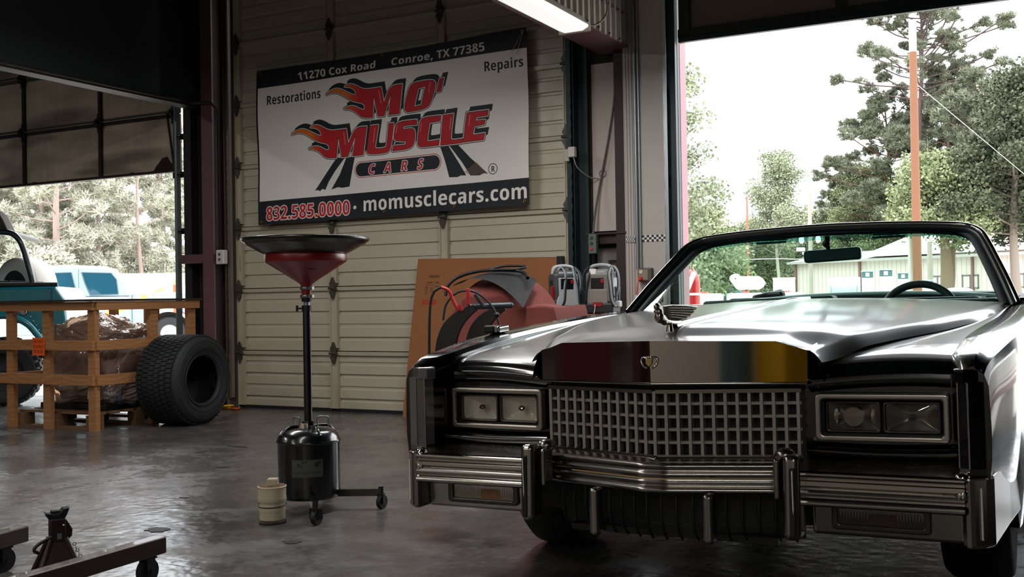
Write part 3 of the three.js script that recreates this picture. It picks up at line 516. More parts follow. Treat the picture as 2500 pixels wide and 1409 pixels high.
    // ---- slotted valance under the bumper
    const vl = part('valance', [grid(16, 3, (u, v) => { const x = (u * 2 - 1) * 0.39; return [x, lerp(0.3, 0.46, v), zB(x) - 0.13]; }), box(0.66, 0.02, 0.05, 0, 0.305, 0.06)], M.black, car);
    const slat = tube([[0, 0.455, 0.0], [0, 0.38, 0.004], [0, 0.33, -0.012], [0, 0.3, -0.045]], 0.0045, 12, 6);
    for (let k = -8; k <= 8; k++) { const x = k * 0.0455 + 0.01, m = part('valance_slat', slat, S(0x2e3332, 0.4, 0.7), vl); m.position.set(x, 0, zB(x) - 0.045); }
    part('valance_wire', [grid(32, 1, (u, v) => { const x = (u * 2 - 1) * 0.37; return [x, 0.352 + v * 0.004, zB(x) - 0.052]; })], S(0x2e3332, 0.4, 0.7), vl);
  }
  // ---- hood ornament: winged figure leaning into the wind
  {
    const or = part('hood_ornament', [cyl(0.008, 0.012, 0.03, 0, 0.935, 0.035, 14), tube([[0, 0.943, -0.075], [0, 0.944, -0.03], [0, 0.947, 0.03], [0, 0.955, 0.09], [0, 0.972, 0.13]], 0.0075, 32, 10)], S(0xb5aa98, 0.2, 1), car, 'chrome winged figure leaning forward');
    part('torso', [sph(0.016, 0, 0.968, 0.128, 0.9, 1.25, 0.8), sph(0.012, 0, 0.984, 0.135, 1.1, 0.9, 0.8), sph(0.0105, 0, 0.999, 0.146, 0.9, 1.1, 1.1), sph(0.008, 0, 1.003, 0.134, 1, 0.8, 1.6), sph(0.012, 0, 0.95, 0.085, 0.9, 0.8, 2)], S(0xb5aa98, 0.2, 1), or);
    for (const s of [-1, 1]) {
      const wm = S(0xc4bbab, 0.22, 1), outline = shapeOf([[0.118, 1.0], [0.06, 1.003], [-0.03, 1.0], [-0.105, 0.994], [-0.1, 0.986], [-0.082, 0.984], [-0.088, 0.975], [-0.066, 0.973], [-0.07, 0.964], [-0.046, 0.963], [-0.05, 0.955], [-0.02, 0.955], [0.02, 0.951], [0.07, 0.957], [0.1, 0.972]]);
      const wg = extrude(outline, 0.004, 0.0015).rotateY(-Math.PI / 2).translate(0, -0.985, -0.11), fe = [0, 1, 2, 3, 4].map((k) => rod([s * 0.003, 0.009 - k * 0.007, -0.02 - k * 0.006], [s * 0.003, 0.005 - k * 0.0085, -0.205 + k * 0.012], 0.0028, 0.0018, 6));
      const w = part('wing', wg, wm, or); w.rotation.set(0, s * -0.16, s * -0.25); w.position.set(s * 0.011, 0.985, 0.11);
      part('feather_rib', fe, wm, w);
    }
  }
  // ---- windshield, cabin, body behind it
  {
    const path = [[-0.9, 0.95, -1.95], [-0.845, 1.08, -2.13], [-0.768, 1.24, -2.36], [-0.725, 1.303, -2.45], [-0.64, 1.338, -2.5], [-0.4, 1.36, -2.53], [0, 1.372, -2.545], [0.4, 1.36, -2.53], [0.64, 1.338, -2.5], [0.725, 1.303, -2.45], [0.768, 1.24, -2.36], [0.845, 1.08, -2.13], [0.9, 0.95, -1.95]];
    const wf = part('windshield_frame', new THREE.TubeGeometry(curve(path, false, 0.4), 160, 0.022, 12), S(0x15191a, 0.35, 0.2), car);
    part('frame_trim', new THREE.TubeGeometry(curve(path.map(([x, y, z]) => [x * 1.012, y + 0.017, z + 0.012]), false, 0.4), 160, 0.0115, 8), chrome, wf, 'bright trim along the windshield frame');
    part('pillar_lining', new THREE.TubeGeometry(curve(path.map(([x, y, z]) => [x * 0.955, y - 0.012 * clamp((y - 1.0) / 0.3, 0, 1), z - 0.03]), false, 0.4), 160, 0.022, 10), S(0x1d2a2b, 0.7), wf);
    const glassPt = (u, v) => { const a = u * 2 - 1, top = lerp(0.945, 1.35 - 0.05 * Math.pow(Math.abs(a), 4), v), w = lerp(0.87, 0.72, v); return [a * w, top, lerp(-1.9, -2.51, v) - 0.05 * a * a * (1 - v)]; };
    part('windshield', grid(24, 12, (u, v) => glassPt(u, v * 0.9)), Ph(0xd3ebe2, 0.01, 0, { transmission: 1, thickness: 0, ior: 1.5, side: THREE.DoubleSide }), car);
    part('shade_band', grid(24, 3, (u, v) => glassPt(u, 0.9 + v * 0.1)), Ph(0x7fc0bd, 0.02, 0, { transmission: 1, thickness: 0, ior: 1.5, side: THREE.DoubleSide }), car, 'blue-green tinted band at the top of the glass');
    const teal = S(0x27393a, 0.6), grey = S(0x4b5655, 0.55), hide = S(0x56696a, 0.5);
    part('cowl', [b2(-0.88, 0.88, 0.93, 0.958, -2.12, -1.95), grid(24, 4, (u, v) => { const a = u * 2 - 1; return [a * 0.86, lerp(0.99, 0.955, v) - 0.03 * a * a, lerp(-2.0, -2.1, v)]; })], paint, car);
    for (const [x, l] of [[-0.25, 0.62], [0.45, 0.66]]) part('wiper', [rod([x - l / 2, 0.985, -2.03], [x + l / 2, 0.978, -2.03], 0.006)], M.black, car);
    const dash = part('dashboard', [rbox(1.66, 0.07, 0.42, 0, 0.955, -2.38, 0.03), rbox(0.62, 0.05, 0.2, 0.42, 0.975, -2.5, 0.03)], teal, car);
    part('instrument_hood', rbox(0.7, 0.06, 0.16, -0.33, 0.985, -2.56, 0.02, 0, 0.02, 0.02), S(0x17292a, 0.6), dash);
    const sw = part('steering_wheel', at(new THREE.TorusGeometry(0.19, 0.02, 14, 60), 0.415, 0.89, -2.68, -0.35), S(0x3c4848, 0.45), car);
    part('spoke', [box(0.34, 0.05, 0.025, 0.415, 0.87, -2.68, -0.35), cyl(0.05, 0.06, 0.05, 0.415, 0.87, -2.68, 20, Math.PI / 2 - 0.35), rod([0.415, 0.86, -2.66], [0.415, 0.76, -2.3], 0.03)], S(0x313c3c, 0.5), sw);
    const mir = part('rear_view_mirror', extrude(rrShape(0.292, 0.066, 0.022), 0.03, 0.008, 3).rotateZ(0.035).translate(0.02, 1.232, -2.53), S(0x0e3538, 0.3), car, 'dark rear-view mirror');
    part('mirror_stem', [rod([0.0, 1.33, -2.49], [0.0, 1.25, -2.51], 0.014, 0.01), sph(0.02, -0.005, 1.292, -2.485)], M.black, mir);
    for (const s of [-1, 1]) part('sun_visor', [rbox(0.4, 0.016, 0.13, s * 0.42, 1.338, -2.6, 0.006, 0.1), rod([s * 0.3 - 0.08, 1.312, -2.52], [s * 0.3 + 0.08, 1.314, -2.52], 0.006)], S(0x124a4c, 0.7), car);
    const seat = part('front_seat', [rbox(0.68, 0.5, 0.2, -0.38, 0.72, -3.2, 0.07, -0.15), rbox(0.68, 0.5, 0.2, 0.38, 0.72, -3.2, 0.07, -0.15), rbox(1.5, 0.2, 0.6, 0, 0.45, -2.9, 0.08)], hide, car);
    part('seat_piping', [rod([-0.7, 0.985, -3.26], [-0.06, 0.985, -3.26], 0.01), rod([0.06, 0.985, -3.26], [0.7, 0.985, -3.26], 0.01)], S(0x8fb0b0, 0.5), seat);
    const bt = part('top_boot', [grid(30, 10, (u, v) => { const a = u * 2 - 1; return [a * 0.88, 0.93 + 0.1 * Math.sin(v * Math.PI) * (1 - 0.25 * Math.pow(Math.abs(a), 6)), lerp(-3.55, -4.3, v)]; }, true), rbox(1.7, 0.06, 0.1, 0, 0.99, -3.6, 0.03)], S(0x10181a, 0.6, 0, two), car, 'black folded top under its boot');
    part('boot_edge', tube([[-0.86, 0.985, -3.53], [-0.4, 1.02, -3.55], [0, 1.028, -3.56], [0.4, 1.02, -3.55], [0.86, 0.985, -3.53]], 0.012, 40, 8), S(0x9fb4b4, 0.4), bt);
    part('boot_fold', [rbox(0.2, 0.05, 0.08, -0.62, 1.03, -3.7, 0.02, 0, 0.3, 0.2), rbox(0.12, 0.06, 0.06, -0.55, 1.03, -3.62, 0.02, 0.2, -0.3, 0.1)], M.black, bt);
    for (const s of [-1, 1]) part('door_top', [rbox(0.09, 0.05, 1.5, s * 0.93, 0.965, -2.85, 0.02), rbox(0.03, 0.5, 1.5, s * 0.9, 0.72, -2.85, 0.01)], paint, car);
    part('rear_deck', [rbox(1.78, 0.06, 0.9, 0, 0.9, -4.45, 0.02), b2(-0.98, 0.98, 0.4, 0.9, -4.78, -4.7)], paint, car);
    part('floor_pan', [b2(-0.7, 0.7, 0.26, 0.3, -4.7, -1.4), b2(-0.84, 0.84, 0.3, 0.93, -2.2, -2.15), b2(-0.7, 0.7, 0.3, 0.75, -0.25, -0.2)], M.black, car);
    const dm = part('door_mirror', [rbox(0.17, 0.1, 0.09, 1.045, 1.035, -2.2, 0.035, 0, 0, 0, 4), rod([0.93, 0.985, -2.25], [1.0, 1.0, -2.22], 0.014)], Ph(0x0a1430, 0.12, 0.2, { clearcoat: 1 }), car, 'dark door mirror on a chrome foot');
    part('mirror_foot', [rbox(0.05, 0.035, 0.06, 1.0, 0.99, -2.21, 0.01)], chrome, dm);
  }
}
// ------------------------------------------------------------------ white car parked alongside, seen only as the reflection in the black wing
{
  const t = thing('neighbour_car', 'white car with red stripes, parked alongside and mirrored in the black wing', 'car', [0.85, 0, 3.0], 2 * DEG);
  const wh = Ph(0xd6d2cc, 0.3, 0, { clearcoat: 0.8 });
  part('body', extrude(shapeOf([[-2.2, 0.3], [-2.25, 0.7], [-2.0, 0.88], [-1.0, 0.95], [1.9, 0.92], [2.2, 0.8], [2.25, 0.4], [2.1, 0.25], [-2.0, 0.25]]), 1.6, 0.05, 3).rotateY(Math.PI / 2).translate(0, 0, 0), wh, t);
  part('stripe', [b2(-0.062, -0.052, 0.55, 0.62, -1.9, 1.9), b2(-0.062, -0.052, 0.66, 0.68, -1.9, 1.9)], S(0x7a0e1c, 0.4), t);
  part('cabin', extrude(shapeOf([[-1.4, 0.95], [-0.8, 1.35], [0.6, 1.38], [1.3, 0.95]]), 1.3, 0.05, 3).rotateY(Math.PI / 2).translate(0.15, 0, 0), M.glassDark, t);
  for (const z of [-1.35, 1.35]) part('wheel', lathe([[0, 0.1], [0.2, 0.11], [0.3, 0.11], [0.32, 0.08], [0.32, -0.08], [0.3, -0.11]], 36).rotateZ(Math.PI / 2).translate(0.05, 0.32, z), M.rubber, t);
}
// ------------------------------------------------------------------ shop furniture behind the viewpoint, seen only as colours in the chrome nose
{
  const t = thing('tool_chest', 'red roller tool chest behind the viewpoint, mirrored as a red streak in the nose', 'tool chest', [-7.9, 0, 8.6], 20 * DEG);
  part('case', rbox(0.5, 1.2, 0.5, 0, 0.72, 0, 0.015), S(0x4a0a0e, 0.5), t);
  for (let i = 0; i < 5; i++) { const d = part('drawer', rbox(0.44, 0.18, 0.03, 0, 0.25 + i * 0.22, 0.25, 0.006), M.redDark, t); part('handle', rbox(0.36, 0.02, 0.02, 0, 0.32 + i * 0.22, 0.272, 0.006), M.steel, d); }
  for (const x of [-0.2, 0.2]) for (const z of [-0.18, 0.18]) part('caster', cyl(0.06, 0.06, 0.04, x, 0.06, z, 20, 0, 0, Math.PI / 2), M.rubber, t);
  const y = thing('yellow_cabinet', 'yellow storage cabinet behind the viewpoint, mirrored at the right end of the nose', 'cabinet', [1.86, 0, 10.5], -0.2);
  part('case', rbox(0.44, 1.25, 0.4, 0, 0.68, 0, 0.012), S(0xc69a12, 0.5), y); part('plinth', b2(-0.2, 0.2, 0, 0.06, -0.18, 0.18), M.black, y);
  for (const s of [-1, 1]) { const d = part('door', rbox(0.2, 1.1, 0.02, s * 0.105, 0.68, -0.2, 0.005), S(0xb98d10, 0.5), y); part('handle', rbox(0.02, 0.14, 0.03, s * 0.03, 0.7, -0.22, 0.005), M.steel, d); }
  const b = thing('gas_bottle', 'tall blue-green gas bottle behind the viewpoint, mirrored beside the yellow patch in the nose', 'gas cylinder', [1.46, 0, 10.7]);
  part('shell', lathe([[0, 0], [0.125, 0], [0.14, 0.02], [0.14, 1.05], [0.12, 1.16], [0.05, 1.24], [0.03, 1.26], [0, 1.26]], 40), S(0x3c565a, 0.5), b); part('valve', cyl(0.02, 0.025, 0.08, 0, 1.29, 0, 16), M.zinc, b);
}
// ------------------------------------------------------------------ vinyl banner on the closed door
{
  const P = {
    M: [[297,449],[317,435],[344,426],[379,421],[422,433],[471,459],[520,482],[538,482],[538,462],[521,440],[495,425],[449,418],[472,409],[502,408],[540,423],[581,447],[622,458],[675,457],[734,457],[749,559],[800,455],[891,456],[861,631],[782,632],[810,492],[745,633],[698,632],[674,493],[657,633],[582,628],[556,611],[522,582],[484,564],[439,556],[469,547],[504,546],[538,558],[571,578],[594,582],[604,570],[600,549],[580,534],[546,526],[504,513],[470,492],[421,463],[379,444],[340,441]],
    U: [[902,456],[981,456],[950,584],[957,601],[973,604],[1028,603],[1039,592],[1061,456],[1099,456],[1072,600],[1059,625],[1034,635],[915,633],[891,622],[885,601]],
    S: [[1276,455],[1276,485],[1186,480],[1168,488],[1170,503],[1240,501],[1261,522],[1252,594],[1220,626],[1085,628],[1090,597],[1184,598],[1190,577],[1105,568],[1093,541],[1113,470],[1141,452]],
    C: [[1456,449],[1451,481],[1372,484],[1346,585],[1353,597],[1437,592],[1431,625],[1304,626],[1280,616],[1274,591],[1296,478],[1313,455],[1340,447]],
    L: [[1472,451],[1545,449],[1517,593],[1526,605],[1605,603],[1599,626],[1444,627]],
    E: [[1639,453],[1783,451],[1777,482],[1702,485],[1695,507],[1761,507],[1755,532],[1688,538],[1673,587],[1756,585],[1746,622],[1606,624]],
    O: [[1214,289],[1233,246],[1269,225],[1394,224],[1419,243],[1417,274],[1387,363],[1350,395],[1212,404],[1188,388],[1188,362]],
    Oi: [[1294,264],[1347,259],[1314,371],[1259,375]], q: [[1448,227],[1479,225],[1458,300],[1427,303]],
  };
  const art = canvasTex(2048, 1024, (g) => {
    const navy = '#0c1119', paper = '#e2dcd6', red = '#b4121c';
    const trace = (pts, dx = 0, dy = 0) => {                       // round the shallow corners, keep the sharp ones
      const n = pts.length; g.moveTo((pts[0][0] + pts[n - 1][0]) / 2 + dx, (pts[0][1] + pts[n - 1][1]) / 2 + dy);
      for (let i = 0; i < n; i++) {
        const a = pts[(i + n - 1) % n], b = pts[i], c = pts[(i + 1) % n], mx = (b[0] + c[0]) / 2 + dx, my = (b[1] + c[1]) / 2 + dy;
        const d = Math.abs(Math.atan2((b[0] - a[0]) * (c[1] - b[1]) - (b[1] - a[1]) * (c[0] - b[0]), (b[0] - a[0]) * (c[0] - b[0]) + (b[1] - a[1]) * (c[1] - b[1])));
        if (d < 1.15) g.quadraticCurveTo(b[0] + dx, b[1] + dy, mx, my); else { g.lineTo(b[0] + dx, b[1] + dy); g.lineTo(mx, my); }
      }
      g.closePath();
    };
    g.fillStyle = paper; g.fillRect(0, 0, 2048, 1024);
    g.fillStyle = navy; g.fillRect(0, 0, 2048, 118); g.fillRect(0, 869, 2048, 155); g.fillRect(0, 0, 14, 1024);
    const line = (t, x, y, w, size, fill, stroke, lw, style = 'bold') => {
      g.font = style + ' ' + size + 'px sans-serif'; const m = g.measureText(t).width; g.save(); g.translate(x, y); g.scale(w / m, 1);
      g.lineJoin = 'round'; if (stroke) { g.strokeStyle = stroke; g.lineWidth = lw; g.strokeText(t, 0, 0); }
      g.fillStyle = fill; g.fillText(t, 0, 0); g.restore();
    };
    line('11270 Cox Road', 353, 102, 628, 74, '#d9d3cf'); line('Conroe, TX 77385', 1090, 100, 686, 74, '#d9d3cf');
    line('Restorations', 85, 236, 449, 84, '#14181f'); line('Repairs', 1757, 222, 268, 78, '#14181f');
    // tyre marks
    g.fillStyle = '#101a20';
    for (const q of [[[660,632],[720,640],[640,720],[590,780],[562,830],[540,822],[520,835],[500,826],[479,830],[560,740]], [[734,640],[800,635],[775,730],[752,822],[700,826],[660,820],[609,831],[680,740]], [[1441,634],[1500,636],[1560,730],[1617,821],[1580,818],[1555,826],[1498,823],[1470,720]], [[1507,635],[1570,637],[1650,720],[1769,823],[1740,818],[1710,828],[1646,824],[1590,740]]]) { g.beginPath(); q.forEach(([x, y], i) => (i ? g.lineTo(x, y) : g.moveTo(x, y))); g.closePath(); g.fill(); }
    g.fillStyle = 'rgba(150,110,80,0.45)'; g.beginPath(); g.moveTo(1600, 800); g.lineTo(1690, 745); g.lineTo(1760, 820); g.lineTo(1650, 822); g.fill();
    const word = (list, dx, dy, lit) => {
      const all = () => { g.beginPath(); for (const k of list) trace(P[k], dx, dy); };
      g.lineJoin = 'round';
      g.save(); g.translate(26, -30); all(); g.fillStyle = '#0d1a20'; g.strokeStyle = '#0d1a20'; g.lineWidth = 8; g.stroke(); g.fill('evenodd'); g.restore();
      for (let k = 1; k < 6; k++) { g.save(); g.translate(26 * k / 6, -30 * k / 6); all(); g.fillStyle = '#0d1a20'; g.fill('evenodd'); g.restore(); }
      all(); g.strokeStyle = '#0d1a20'; g.lineWidth = 22; g.stroke(); g.strokeStyle = paper; g.lineWidth = 14; g.stroke(); g.strokeStyle = '#1a1012'; g.lineWidth = 5; g.stroke();
      const gr = g.createLinearGradient(lit[0], 0, lit[1], 0); gr.addColorStop(0, '#d9731c'); gr.addColorStop(0.45, '#d66a1a'); gr.addColorStop(0.8, red); gr.addColorStop(1, red);
      g.fillStyle = gr; all(); g.fill('evenodd');
    };
    word(['O', 'Oi', 'q'], 0, 0, [0, 10]); word(['E', 'L', 'C', 'S', 'U'], 0, 0, [0, 10]);
    g.fillStyle = paper; word(['M'], 285, -229, [590, 930]); word(['M'], 0, 0, [300, 640]);
    // glints on the letters
    g.strokeStyle = 'rgba(255,225,210,0.55)'; g.lineWidth = 5; g.lineCap = 'round';
    for (const [x0, y0, x1, y1] of [[715, 475, 728, 555], [1000, 246, 1013, 326], [955, 470, 938, 560], [1380, 240, 1368, 300], [1125, 475, 1112, 520], [1310, 475, 1298, 530], [1660, 470, 1648, 530], [1528, 470, 1515, 540]]) { g.beginPath(); g.moveTo(x0, y0); g.lineTo(x1, y1); g.stroke(); }
    // pill with spaced capitals
    g.beginPath(); g.roundRect(794, 672, 650, 104, 50); g.fillStyle = '#c05a4c'; g.fill(); g.beginPath(); g.roundRect(799, 677, 640, 94, 46); g.fillStyle = paper; g.fill(); g.beginPath(); g.roundRect(804, 682, 630, 84, 42); g.fillStyle = '#101820'; g.fill();
    'CARS'.split('').forEach((c, i) => { g.save(); g.translate(895 + i * 124, 756); g.transform(1, 0, -0.18, 1, 0, 0); g.font = 'bold 84px sans-serif'; g.lineJoin = 'round'; g.strokeStyle = paper; g.lineWidth = 9; g.strokeText(c, 0, 0); g.fillStyle = red; g.fillText(c, 0, 0); g.restore(); });
    g.strokeStyle = '#14181f'; g.lineWidth = 4; g.beginPath(); g.arc(1804, 798, 30, 0, 7); g.stroke(); line('R', 1790, 815, 28, 46, '#14181f');
    line('832.585.0000', 71, 998, 684, 122, '#b4121c', paper, 12); g.fillStyle = paper; g.beginPath(); g.arc(792, 957, 12, 0, 7); g.fill();
    line('momusclecars.com', 851, 986, 1190, 122, '#e6e0da');
  });
  const BL = [-6.967, 1.786], BR = [-4.018, 1.823];
  const wave = (u, v) => 0.104 + 0.006 * Math.sin(u * 7 + v * 4) + 0.005 * Math.sin(u * 15 - v * 6) + 0.005 * Math.sin((u + v) * 11) + (v > 0.9 ? 0.012 * Math.sin(u * 9) : 0);
  const g = grid(120, 60, (u, v) => { const y0 = lerp(BL[1], BR[1], u); return [lerp(BL[0], BR[0], u) + 0.004 * Math.sin(v * 5), y0 + v * 1.5 - (v > 0.9 ? (v - 0.9) * 0.5 * Math.sin(u * Math.PI) * 0.4 : 0), wave(u, v)]; });
  const ban = thing('banner', 'large vinyl banner with flaming red lettering between black bands on the closed door', 'banner');
  part('vinyl', g, Ph(0xffffff, 0.66, 0, { map: art, side: THREE.DoubleSide }), ban);
  const gm = S(0x9c7b3a, 0.3, 0.9), ge = new THREE.TorusGeometry(0.011, 0.004, 8, 16);
  for (const [u, v] of [[0.015, 0.98], [0.985, 0.98], [0.015, 0.02], [0.25, 0.025], [0.5, 0.025], [0.75, 0.025], [0.985, 0.02], [0.5, 0.975]]) { const m = part('grommet', ge, gm, ban); m.position.set(lerp(BL[0], BR[0], u), lerp(BL[1], BR[1], u) + v * 1.5, wave(u, v) + 0.004); }
  part('tie_cord', [rod([-6.95, 3.27, 0.1], [-7.02, 3.36, 0.03], 0.004), rod([-4.03, 3.3, 0.1], [-3.98, 3.42, 0.03], 0.004), rod([-4.04, 3.3, 0.118], [-4.16, 3.12, 0.122], 0.002), rod([-4.04, 3.3, 0.118], [-4.11, 3.1, 0.122], 0.002)], S(0xa8a39c, 0.7), ban);
}
// ------------------------------------------------------------------ portable waste oil drain
{
  const o = thing('oil_drain', 'portable waste oil drum on casters with black catch basin over a red funnel', 'oil drain', [-3.372, 0, 3.885], 0);
  const enamel = Ph(0x07090c, 0.25, 0, { clearcoat: 0.8, clearcoatRoughness: 0.12 }), redP = Ph(0x8c0f14, 0.4, 0, { clearcoat: 0.4, clearcoatRoughness: 0.3, roughnessMap: grime });
  const tank = part('tank', [lathe([[0, 0.066], [0.145, 0.066], [0.152, 0.07], [0.155, 0.085], [0.153, 0.09], [0.153, 0.335], [0.157, 0.338], [0.158, 0.345], [0.154, 0.35], [0.15, 0.365], [0.135, 0.392], [0.1, 0.408], [0.04, 0.414], [0, 0.414]], 64), ...[0, 1, 2, 3].map((k) => { const a = k * 1.57 + 0.5; return tube([[Math.cos(a) * 0.03, 0.413, Math.sin(a) * 0.03], [Math.cos(a) * 0.1, 0.41, Math.sin(a) * 0.1], [Math.cos(a) * 0.145, 0.375, Math.sin(a) * 0.145]], 0.01, 16, 8); })], enamel, o);
  // sticker on the drum, facing the viewpoint
  const lab = canvasTex(256, 128, (g) => {
    g.fillStyle = '#45483f'; g.fillRect(0, 0, 256, 128); g.fillStyle = '#12170f'; g.font = 'bold 21px sans-serif'; g.fillText('PORTABLE OIL DRAIN', 14, 102, 228);
    g.fillStyle = '#1d221c'; for (const [x, y, r] of [[60, 40, 14], [96, 20, 12], [205, 36, 20], [228, 18, 13], [84, 50, 8], [120, 14, 9]]) { g.beginPath(); g.arc(x, y, r, 0, 7); g.fill(); }
  });
  const face = 38.6 * DEG, lg = new THREE.CylinderGeometry(0.1545, 0.1545, 0.085, 20, 1, true, face - 0.55, 1.0).translate(0, 0.225, 0);
  part('sticker', lg, S(0xffffff, 0.5, 0, { map: lab }), tank, 'worn grey sticker with small print');
  part('carry_handle', [[-1, 1].map((s) => tube([[s * 0.05 - 0.015, 0.405, s * -0.03], [s * 0.05 - 0.015, 0.455, s * -0.03], [s * 0.05 + 0.02, 0.46, s * -0.045], [s * 0.05 + 0.035, 0.455, s * -0.05], [s * 0.05 + 0.035, 0.405, s * -0.05]], 0.004, 30, 6))].flat(), M.steel, tank);
  part('bung', cyl(0.02, 0.024, 0.02, 0, 0.42, 0.035, 16), M.zinc, tank);
  const pole = part('pole', [cyl(0.02, 0.02, 0.6, 0, 0.71, 0, 24), cyl(0.03, 0.034, 0.03, 0, 0.425, 0, 20)], enamel, o);
  part('inner_pipe', cyl(0.0145, 0.0145, 0.1, 0, 1.03, 0, 20), M.galv, pole);
  part('collar', [cyl(0.024, 0.024, 0.03, 0, 1.0, 0, 20)], M.black, pole);
  part('thumb_screw', [rod([-0.02, 1.0, 0.01], [-0.045, 1.0, 0.02], 0.005), rod([-0.044, 0.985, 0.02], [-0.044, 1.015, 0.02], 0.006)], M.steelDark, pole);
  const fu = part('funnel', lathe([[0.024, 1.07], [0.026, 1.1], [0.03, 1.12], [0.05, 1.135], [0.195, 1.228], [0.203, 1.236], [0.204, 1.262], [0.198, 1.275], [0.19, 1.276]], 72), redP, o, 'scuffed red plastic funnel');
  part('hose_clamp', [new THREE.TorusGeometry(0.028, 0.005, 8, 30).rotateX(Math.PI / 2).scale(1, 1.8, 1).translate(0, 1.1, 0), box(0.03, 0.014, 0.016, 0.035, 1.1, 0.01)], M.steel, fu);
  part('hose_clamp', [new THREE.TorusGeometry(0.028, 0.005, 8, 30).rotateX(Math.PI / 2).scale(1, 1.8, 1).translate(0, 1.06, 0), box(0.03, 0.014, 0.016, 0.035, 1.06, 0.01)], M.steel, fu);
  part('coupling', cyl(0.026, 0.024, 0.035, 0, 1.05, 0, 20), M.black, fu);
  const th = 38.6 * DEG;
  part('grease_smear', new THREE.CylinderGeometry(0.144, 0.09, 0.034, 10, 1, true, th - 0.55, 0.5).translate(0, 1.1785, 0), S(0x160809, 0.6), fu);
  part('paper_label', new THREE.CylinderGeometry(0.142, 0.122, 0.014, 10, 1, true, th + 0.1, 0.25).translate(0, 1.1845, 0), S(0x8d4a48, 0.6), fu);
  part('basin', lathe([[0, 1.268], [0.2, 1.27], [0.215, 1.276], [0.285, 1.315], [0.297, 1.319], [0.3, 1.327], [0.309, 1.33], [0.316, 1.338], [0.315, 1.349], [0.306, 1.352], [0.29, 1.346], [0.27, 1.325], [0.2, 1.285], [0, 1.28]], 96), Ph(0x080a0c, 0.32, 0, { clearcoat: 0.5, clearcoatRoughness: 0.2 }), o, 'shallow black catch basin with a rolled rim');
  for (const [dx, dz] of [[0.26, 0.28], [0.32, -0.16], [-0.14, -0.32]]) {
    const L = Math.hypot(dx, dz), a = Math.atan2(-dz, dx), ux = dx / L, uz = dz / L, leg = part('leg', [box(L, 0.035, 0.03, dx / 2, 0.082, dz / 2, 0, a, 0), cyl(0.014, 0.014, 0.05, dx, 0.085, dz, 14)], enamel, o);
    part('caster_fork', [box(0.006, 0.05, 0.035, dx + 0.015, 0.05, dz, 0, a, 0), box(0.006, 0.05, 0.035, dx - 0.015, 0.05, dz, 0, a, 0), box(0.036, 0.006, 0.035, dx, 0.072, dz, 0, a, 0)], M.steelDark, leg);
    part('caster_wheel', cyl(0.034, 0.034, 0.022, dx + 0.004, 0.034, dz, 24, 0, 0, Math.PI / 2), M.rubber, leg);
  }
}
// ------------------------------------------------------------------ cream canister beside it
{
  const t = thing('canister', 'cream plastic canister with a wire strap and square cap, standing beside the black drum', 'canister', [-3.335, 0, 4.205]);
  const cr = S(0xbfb296, 0.55, 0, { roughnessMap: grime });
  part('body', lathe([[0, 0.012], [0.058, 0.012], [0.06, 0.02], [0.06, 0.055], [0.063, 0.058], [0.063, 0.082], [0.06, 0.084], [0.06, 0.1], [0.066, 0.103], [0.066, 0.12], [0.064, 0.123], [0.064, 0.165], [0.067, 0.168], [0.067, 0.172], [0.05, 0.173], [0, 0.173]], 48), cr, t);
  part('base_ring', lathe([[0, 0], [0.062, 0], [0.064, 0.006], [0.058, 0.014], [0, 0.014]], 40), S(0x3b342a, 0.8), t);
  part('rust_ring', lathe([[0.03, 0.1735], [0.062, 0.1735], [0.062, 0.1745], [0.03, 0.1745]], 40), S(0x6e4a30, 0.8), t);
  part('cap', [rbox(0.048, 0.035, 0.048, 0.005, 0.19, 0, 0.006, 0, 0.5, 0)], cr, t);
  part('wire_strap', [new THREE.TorusGeometry(0.064, 0.0025, 6, 48).rotateX(Math.PI / 2 + 0.05).translate(0, 0.082, 0), sph(0.009, -0.062, 0.083, 0.012)], M.black, t);
}
